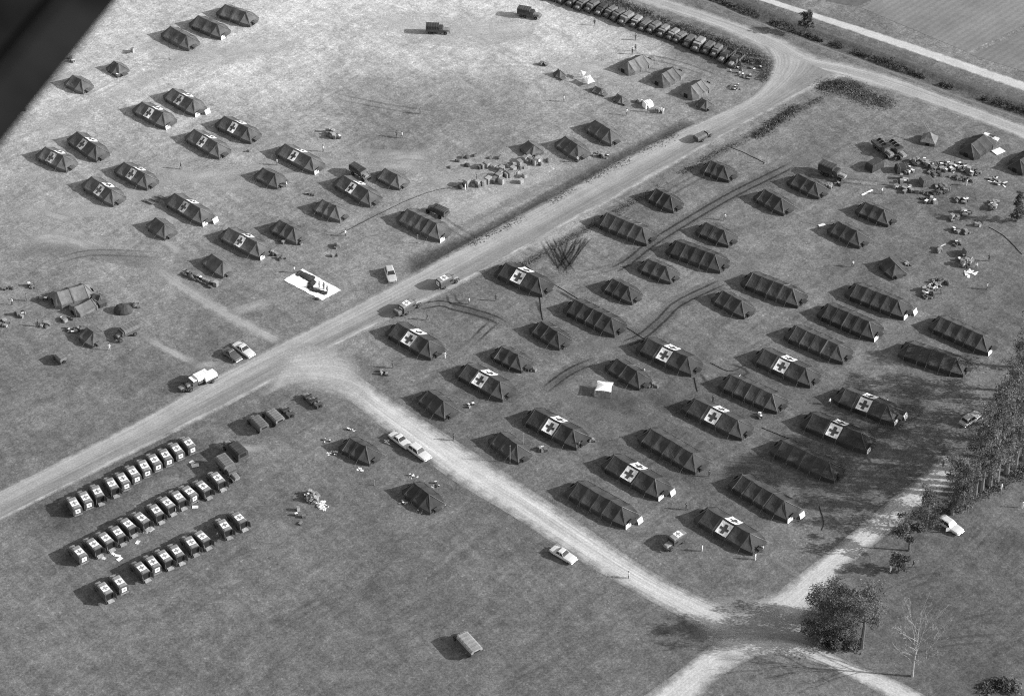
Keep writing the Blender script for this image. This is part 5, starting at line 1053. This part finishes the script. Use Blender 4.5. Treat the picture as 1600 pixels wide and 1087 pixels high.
def leaves_mesh(name, C, N, size, elong=1.0, mats=(0, 1, 2), ML=None):
    """C: centre points (n,3); N random unit normals; quads"""
    n = len(C); r = np.random.default_rng(n)
    d1 = r.normal(size=(n, 3)); d1 /= np.linalg.norm(d1, axis=1)[:, None]; d2 = np.cross(d1, N); d2 /= np.linalg.norm(d2, axis=1)[:, None]+1e-9
    s = size*r.uniform(.6, 1.4, size=(n, 1)); a_ = d1*s*elong; b_ = d2*s*.6
    V = np.stack([C-a_, C-b_*.9, C+a_, C+b_], 1).reshape(-1, 3); F = np.arange(4*n).reshape(n, 4)
    me = bpy.data.meshes.new(name); me.from_pydata(V.tolist(), [], F.tolist())
    for k in mats: me.materials.append((ML or LM)[k])
    return me
def make_tree(name, px, py, H, cw, lab, seed, n=5000, bare=False, lo=.3, style='round', lean=0.0, dens=1.0, mats=(.45, .35, .2), leaf=.30, nl=10):
    rd = random.Random(seed); r = np.random.default_rng(seed); g = G(px, py); T = empty(name, g); tag(T, lab, 'tree')
    tk = MB(); top = H*(.93 if style != 'round' else .8); pts = [(lean*f*f*H*.2+rd.uniform(-.12, .12)*f, rd.uniform(-.12, .12)*f, top*f) for f in (0, .12, .3, .5, .7, .88, 1)]
    r0 = H*(.018 if not bare else .010)+.06; tk.tube(pts, [r0*1.3, r0, r0*.85, r0*.65, r0*.45, r0*.28, .03], 7)
    P_ = np.array(pts); tips = []
    for i in range(nl):
        f = lo*.8+(0.95-lo*.8)*(i+rd.random()*.6)/nl; b0 = Vector([np.interp(f, (0, .12, .3, .5, .7, .88, 1), P_[:, k]) for k in range(3)])
        a_ = i*2.4+rd.uniform(-.5, .5); ln = cw*.5*rd.uniform(.5, 1.2)*(1.0 if style == 'round' else (1.15-f*.8)); up = (.55 if style == 'round' else .35) if not bare else .9
        e = b0+Vector((math.cos(a_)*ln, math.sin(a_)*ln, ln*up*rd.uniform(.6, 1.3))); md = b0.lerp(e, .5)+Vector((rd.uniform(-.2, .2), rd.uniform(-.2, .2), -.12*ln if not bare else .05*ln))
        rr = r0*.42*(1-f*.5); tk.tube([b0, md, e], [rr, rr*.6, .02 if not bare else .035], 5); tips += [b0.lerp(e, .55), md, e, e]
        for j in range(3 if not bare else 7):
            q0 = b0.lerp(e, rd.uniform(.35, .95)); a2 = a_+rd.uniform(-1.1, 1.1); l2 = ln*rd.uniform(.3, .6); q1 = q0+Vector((math.cos(a2)*l2, math.sin(a2)*l2, l2*rd.uniform(.1, 1.1)+(.3*l2 if bare else 0)))
            tk.tube([q0, q0.lerp(q1, .5)+Vector((0, 0, .08*l2)), q1], [rr*.4, rr*.28, .018 if not bare else .025], 4); tips.append(q1)
            if bare:
                for _ in range(3):
                    w0 = q0.lerp(q1, rd.uniform(.3, .95)); tk.tube([w0, w0+Vector((rd.uniform(-.6, .6), rd.uniform(-.6, .6), rd.uniform(.2, 1.0)))], [.022, .012], 3)
    tk.obj('trunk', 'bark_pale' if bare else 'bark', T)
    if bare: return T
    tips = np.array([tuple(p) for p in tips]); tips = tips[tips[:, 2] > H*lo*.9]
    cl = tips[r.integers(0, len(tips), size=int(n/28))]+r.normal(size=(int(n/28), 3))*np.array([cw*.075, cw*.075, cw*.06])
    out = np.hypot(cl[:, 0]-lean*H*.1, cl[:, 1]) < cw*.62; cl = cl[out]
    which = r.choice(3, size=len(cl), p=mats)
    for k in range(3):
        cc = cl[which == k]
        if len(cc) == 0: continue
        C = np.repeat(cc, 28, axis=0)+r.normal(size=(len(cc)*28, 3))*np.array([1, 1, .8])*(cw*.042+.14)
        if style == 'feather': C[:, 2] -= np.abs(r.normal(size=len(C)))*.5
        N = r.normal(size=C.shape); N[:, 2] = np.abs(N[:, 2])+.3; N /= np.linalg.norm(N, axis=1)[:, None]
        me = leaves_mesh('crown', C, N, leaf, 1.5 if style == 'feather' else 1.0, (k,)); o = bpy.data.objects.new('crown', me); COL.objects.link(o); o.parent = T
    return T
make_tree('broadleaf_tree', 1274, 1003, 6.5, 5.2, 'low dark bushy tree at the left foot of the clump by the lane bend', 1, 3600, lo=.06, mats=(.55, .35, .1), leaf=.16, nl=12)
make_tree('broadleaf_tree', 1312, 1007, 6.5, 5.6, 'low dark bushy tree in the front middle of the clump by the lane bend', 11, 3600, lo=.06, mats=(.5, .35, .15), leaf=.16, nl=12)
make_tree('broadleaf_tree', 1290, 1001, 15, 6.4, 'tall tree with dark high crown, left of two in the clump', 12, 4600, lo=.52, mats=(.5, .38, .12), leaf=.16, nl=13)
make_tree('broadleaf_tree', 1346, 1011, 17, 6.6, 'tall tree with pale high crown and visible trunk, right of two in the clump', 2, 4600, lo=.5, mats=(.25, .45, .3), leaf=.16, nl=13)
make_tree('broadleaf_tree', 1302, 968, 8.5, 6.4, 'middle sized tree at the back left of the clump by the lane', 13, 4200, lo=.1, mats=(.4, .4, .2), leaf=.16, nl=13)
make_tree('broadleaf_tree', 1344, 974, 8.5, 5.4, 'paler middle sized tree at the back right of the clump by the lane', 14, 3200, lo=.1, mats=(.2, .45, .35), leaf=.16, nl=13)
make_tree('bare_tree', 1425, 1056, 15.5, 9.5, 'leafless pale tree standing on the lawn at the lower right', 4, bare=True, lo=.28, nl=18)
make_tree('sapling', 1420, 860, 8.5, 4.2, 'thin leaning tree with small dark crown left of the white car', 5, 1500, lo=.5, mats=(.6, .3, .1), leaf=.24, lean=-.5, nl=8)
make_tree('sapling', 1404, 893, 5.5, 3.2, 'small dark sapling above the bushy trees beside two people in white', 6, 1100, lo=.2, mats=(.6, .3, .1), leaf=.22, nl=8)
TR = [(1446,828,12,5,0), (1487,803,16,5.5,0), (1502,800,13,5,0), (1522,775,19,6,1), (1532,768,20,6,1), (1545,760,20,6.5,1), (1556,752,21,6.5,2), (1572,740,20,7,1), (1585,730,20,7,2), (1598,718,20,7,1), (1580,690,17,6,2), (1600,668,17,7,1), (1604,628,15,5.5,0), (1608,575,13,6,0), (1560,716,17,6.5,2), (1562,690,15,6.5,1), (1584,655,15,6.5,2), (1592,612,14,6,1)]
WH = ['small feathery tree at the left end of the tall tree stand','dark narrow tree right behind the white car','thin tree between the dark narrow tree and the tall stand','tall feathery tree with bare lower trunk, first at the near side of the stand','tall feathery tree with bare lower trunk, second at the near side','tall feathery tree with bare lower trunk, third at the near side','tall pale feathery tree, fourth along the near side of the stand','tall feathery tree, fifth along the near side of the stand','tall pale feathery tree near the right edge of the stand','tall feathery tree cut by the right edge, near side','pale feathery tree behind the near row, right of the shaded car','feathery tree at the right edge level with the shaded car','dark tree at the upper end of the stand, right edge','dark tree furthest up the right edge shading the long tents','pale feathery tree in the depth of the stand, just behind the near row','feathery tree in the depth of the stand, nearest the shaded car','pale feathery tree at the far side of the stand, above the shaded car','feathery tree at the far side of the stand, near its upper end']
for i, (px, py, H, cw, k) in enumerate(TR):
    make_tree('feathery_tree', px, py, H*(1.22 if i > 2 else 1.05), cw*.95, WH[i], 40+i, 3300 if i > 2 else 2600, lo=(.28 if i > 2 else .12), style='feather', mats=((.5, .38, .12), (.22, .45, .33), (.12, .43, .45))[k], leaf=.14, nl=16)
make_tree('thin_conifer', 1588, 346, 8.5, 1.9, 'thin dark conifer standing by itself at the right edge by the square stack', 90, 1500, lo=.06, style='cone', mats=(.8, .2, 0), leaf=.2, nl=18)
make_tree('roadside_tree', 1258, 51, 7.0, 2.6, 'narrow dark tree between the canal and the far road at the top', 91, 2200, lo=.25, mats=(.75, .2, .05), leaf=.24, nl=12)
# ------------------------------------------------------------------ bushes and weeds (masses nobody could count)
def brush(name, pts, width, hmin, hmax, n, size, lab, mats=(.5, .35, .15), gap=.0, zbase=True):
    c = resample(pl(pts), .5); r = np.random.default_rng(len(c)+n); t_ = r.random(n); 
    g_ = np.interp(t_*(len(c)-1), np.arange(len(c)), r.random(len(c))); dens = np.convolve(r.random(len(c)), np.ones(7)/7, 'same')
    i_ = (t_*(len(c)-1)).astype(int); x = c[i_, 0]+r.normal(size=n)*width*.4; y = c[i_, 1]+r.normal(size=n)*width*.4
    hh = hmin+(hmax-hmin)*np.clip((dens[i_]-.36)/.28, 0, 1); keep = hh > hmin+gap*(hmax-hmin); x, y, hh = x[keep], y[keep], hh[keep]
    z = zg(x, y)+hh*r.random(len(x))**.8; C = np.c_[x, y, z]; w_ = r.choice(3, size=len(C), p=mats)
    N = r.normal(size=C.shape); N /= np.linalg.norm(N, axis=1)[:, None]
    root = None
    N[:, 2] = np.abs(N[:, 2])+(.5 if 'canal' in name else 1.4); N /= np.linalg.norm(N, axis=1)[:, None]; me = leaves_mesh(name, C, N, size, 1.3, (0, 1, 2), LM if 'tree' in name or 'bush' in name else (DM if 'canal' in name else WM)); me.polygons.foreach_set('material_index', w_.astype(np.int32)); o = bpy.data.objects.new(name, me); COL.objects.link(o); tag(o, lab, 'bushes', kind='stuff')
brush('canal_brush', [(1020,-45),(1080,-22),(1180,18),(1260,49),(1400,98),(1500,136),(1600,168),(1720,210)], 0.65, .15, 1.7, 9000, .15, 'ragged dark bushes lining the canal bank at the upper right', (.8, .17, .03), .25)
brush('ditch_weeds', [(855,-20),(960,14),(1060,53),(1130,80),(1182,98)], 1.7, .2, 1.7, 7000, .18, 'dark weeds along the ditch behind the truck line', (.45, .4, .15))
brush('bank_weeds', [(890,-25),(975,5),(1075,45),(1150,72),(1190,92),(1200,112),(1188,128)], 1.5, .1, 1.1, 4500, .16, 'pale weeds on the bank between the ditch and the road', (.2, .4, .4))
brush('truck_line_weeds', [(845,-14),(900,4),(980,32),(1060,64),(1130,92),(1165,108)], 1.8, .1, 1.0, 5000, .17, 'tall weeds growing behind the line of light trucks', (.3, .4, .3))
brush('weed_patch', [(1290,135),(1320,138),(1350,150),(1385,162)], 3.6, .03, .55, 7000, .13, 'patch of tall weeds inside the road fork at the upper right', (.22, .38, .4))
brush('weed_patch', [(1285,138),(1310,132),(1345,136)], 2.0, .05, .8, 1600, .14, 'darker weeds at the tip of the weed patch in the road fork', (.7, .25, .05))
brush('verge_weeds', [(1290,150),(1250,172),(1200,200),(1140,230),(1080,262),(1010,304),(930,350),(860,392),(810,420)], 1.3, .03, .4, 5000, .12, 'low rough weeds on the verge right of the main road', (.4, .35, .25))
brush('verge_weeds', [(1250,165),(1220,185),(1195,205),(1180,215)], 1.6, .05, .8, 1500, .18, 'taller dark weeds on the verge near the bend', (.6, .3, .1))
brush('roadside_grass', [(730,385),(830,333),(900,293),(980,250),(1060,208)], 1.6, .02, .15, 1500, .14, 'dark long grass in the shallow ditch left of the main road', (.75, .25, 0))
brush('tree_undergrowth', [(1470,800),(1500,785),(1540,765),(1580,748),(1620,720)], 2.4, .1, .9, 4000, .16, 'tangled undergrowth beneath the tall tree stand', (.6, .3, .1))
brush('tree_undergrowth', [(1540,690),(1570,660),(1600,620),(1620,590)], 4.0, .1, 1.2, 4000, .16, 'dense undergrowth behind the shaded car under the trees', (.55, .35, .1))
brush('corner_bush', [(1535,1080),(1560,1070),(1585,1078)], 1.6, .3, 2.2, 2600, .22, 'dark bush at the bottom right corner', (.6, .3, .1))
brush('foot_bush', [(1408,1040),(1416,1046)], 1.0, .2, 2.4, 900, .2, 'small dark bush at the foot of the leafless tree', (.7, .25, .05))
brush('tree_foot_scrub', [(1270,1000),(1300,1006),(1345,1010)], 1.6, .2, 1.5, 3000, .22, 'scrub at the foot of the large dark bushy tree', (.7, .25, .05))
# ------------------------------------------------------------------ the wing of the aircraft the picture was taken from
WZ = CAM_H-1.25
def W(px, py): return G(px, py, WZ)
e0, e1 = W(141, 0), W(0, 173); dl = (e1-e0).normalized(); nrm = Vector((-dl.y, dl.x, 0))
if nrm.dot(W(0, 0)-e0) < 0: nrm = -nrm
WG = empty('aircraft_wing', (e0.x, e0.y, WZ)); tag(WG, 'dark out of focus wing edge of the camera aircraft in the top left corner', 'wing')
S0, S1, CH = -1.1, 1.5, 1.3
prof = [(0, 0), (.02, .012), (.12, .035), (.35, .06), (.7, .05), (1.0, 0), (.7, -.05), (.35, -.06), (.12, -.045), (.02, -.02)]
rings = []
for f in (0, .03, .5, .97, 1.0):
    k = 1 if .01 < f < .99 else .9; q = dl*(S0+(S1-S0)*f)
    rings.append([(q.x+nrm.x*CH*c_, q.y+nrm.y*CH*c_, z*1.6*k-.03) for c_, z in prof])
MB().loft(rings).obj('wing_panel', 'metal', WG)
for off in (.035, .075):
    a_ = dl*S0*.98+nrm*off; b_ = dl*S1*.98+nrm*off; zt = np.interp(off/CH, [0, .02, .12, .35], [0, .012, .035, .06])*1.6-.026
    MB().tube([(a_.x, a_.y, zt), (b_.x, b_.y, zt)], .0025, 4).obj('panel_seam', 'metal_dark', WG)
for p_ in PROTOS:
    for ch in list(p_.children_recursive): bpy.data.objects.remove(ch)
    bpy.data.objects.remove(p_)
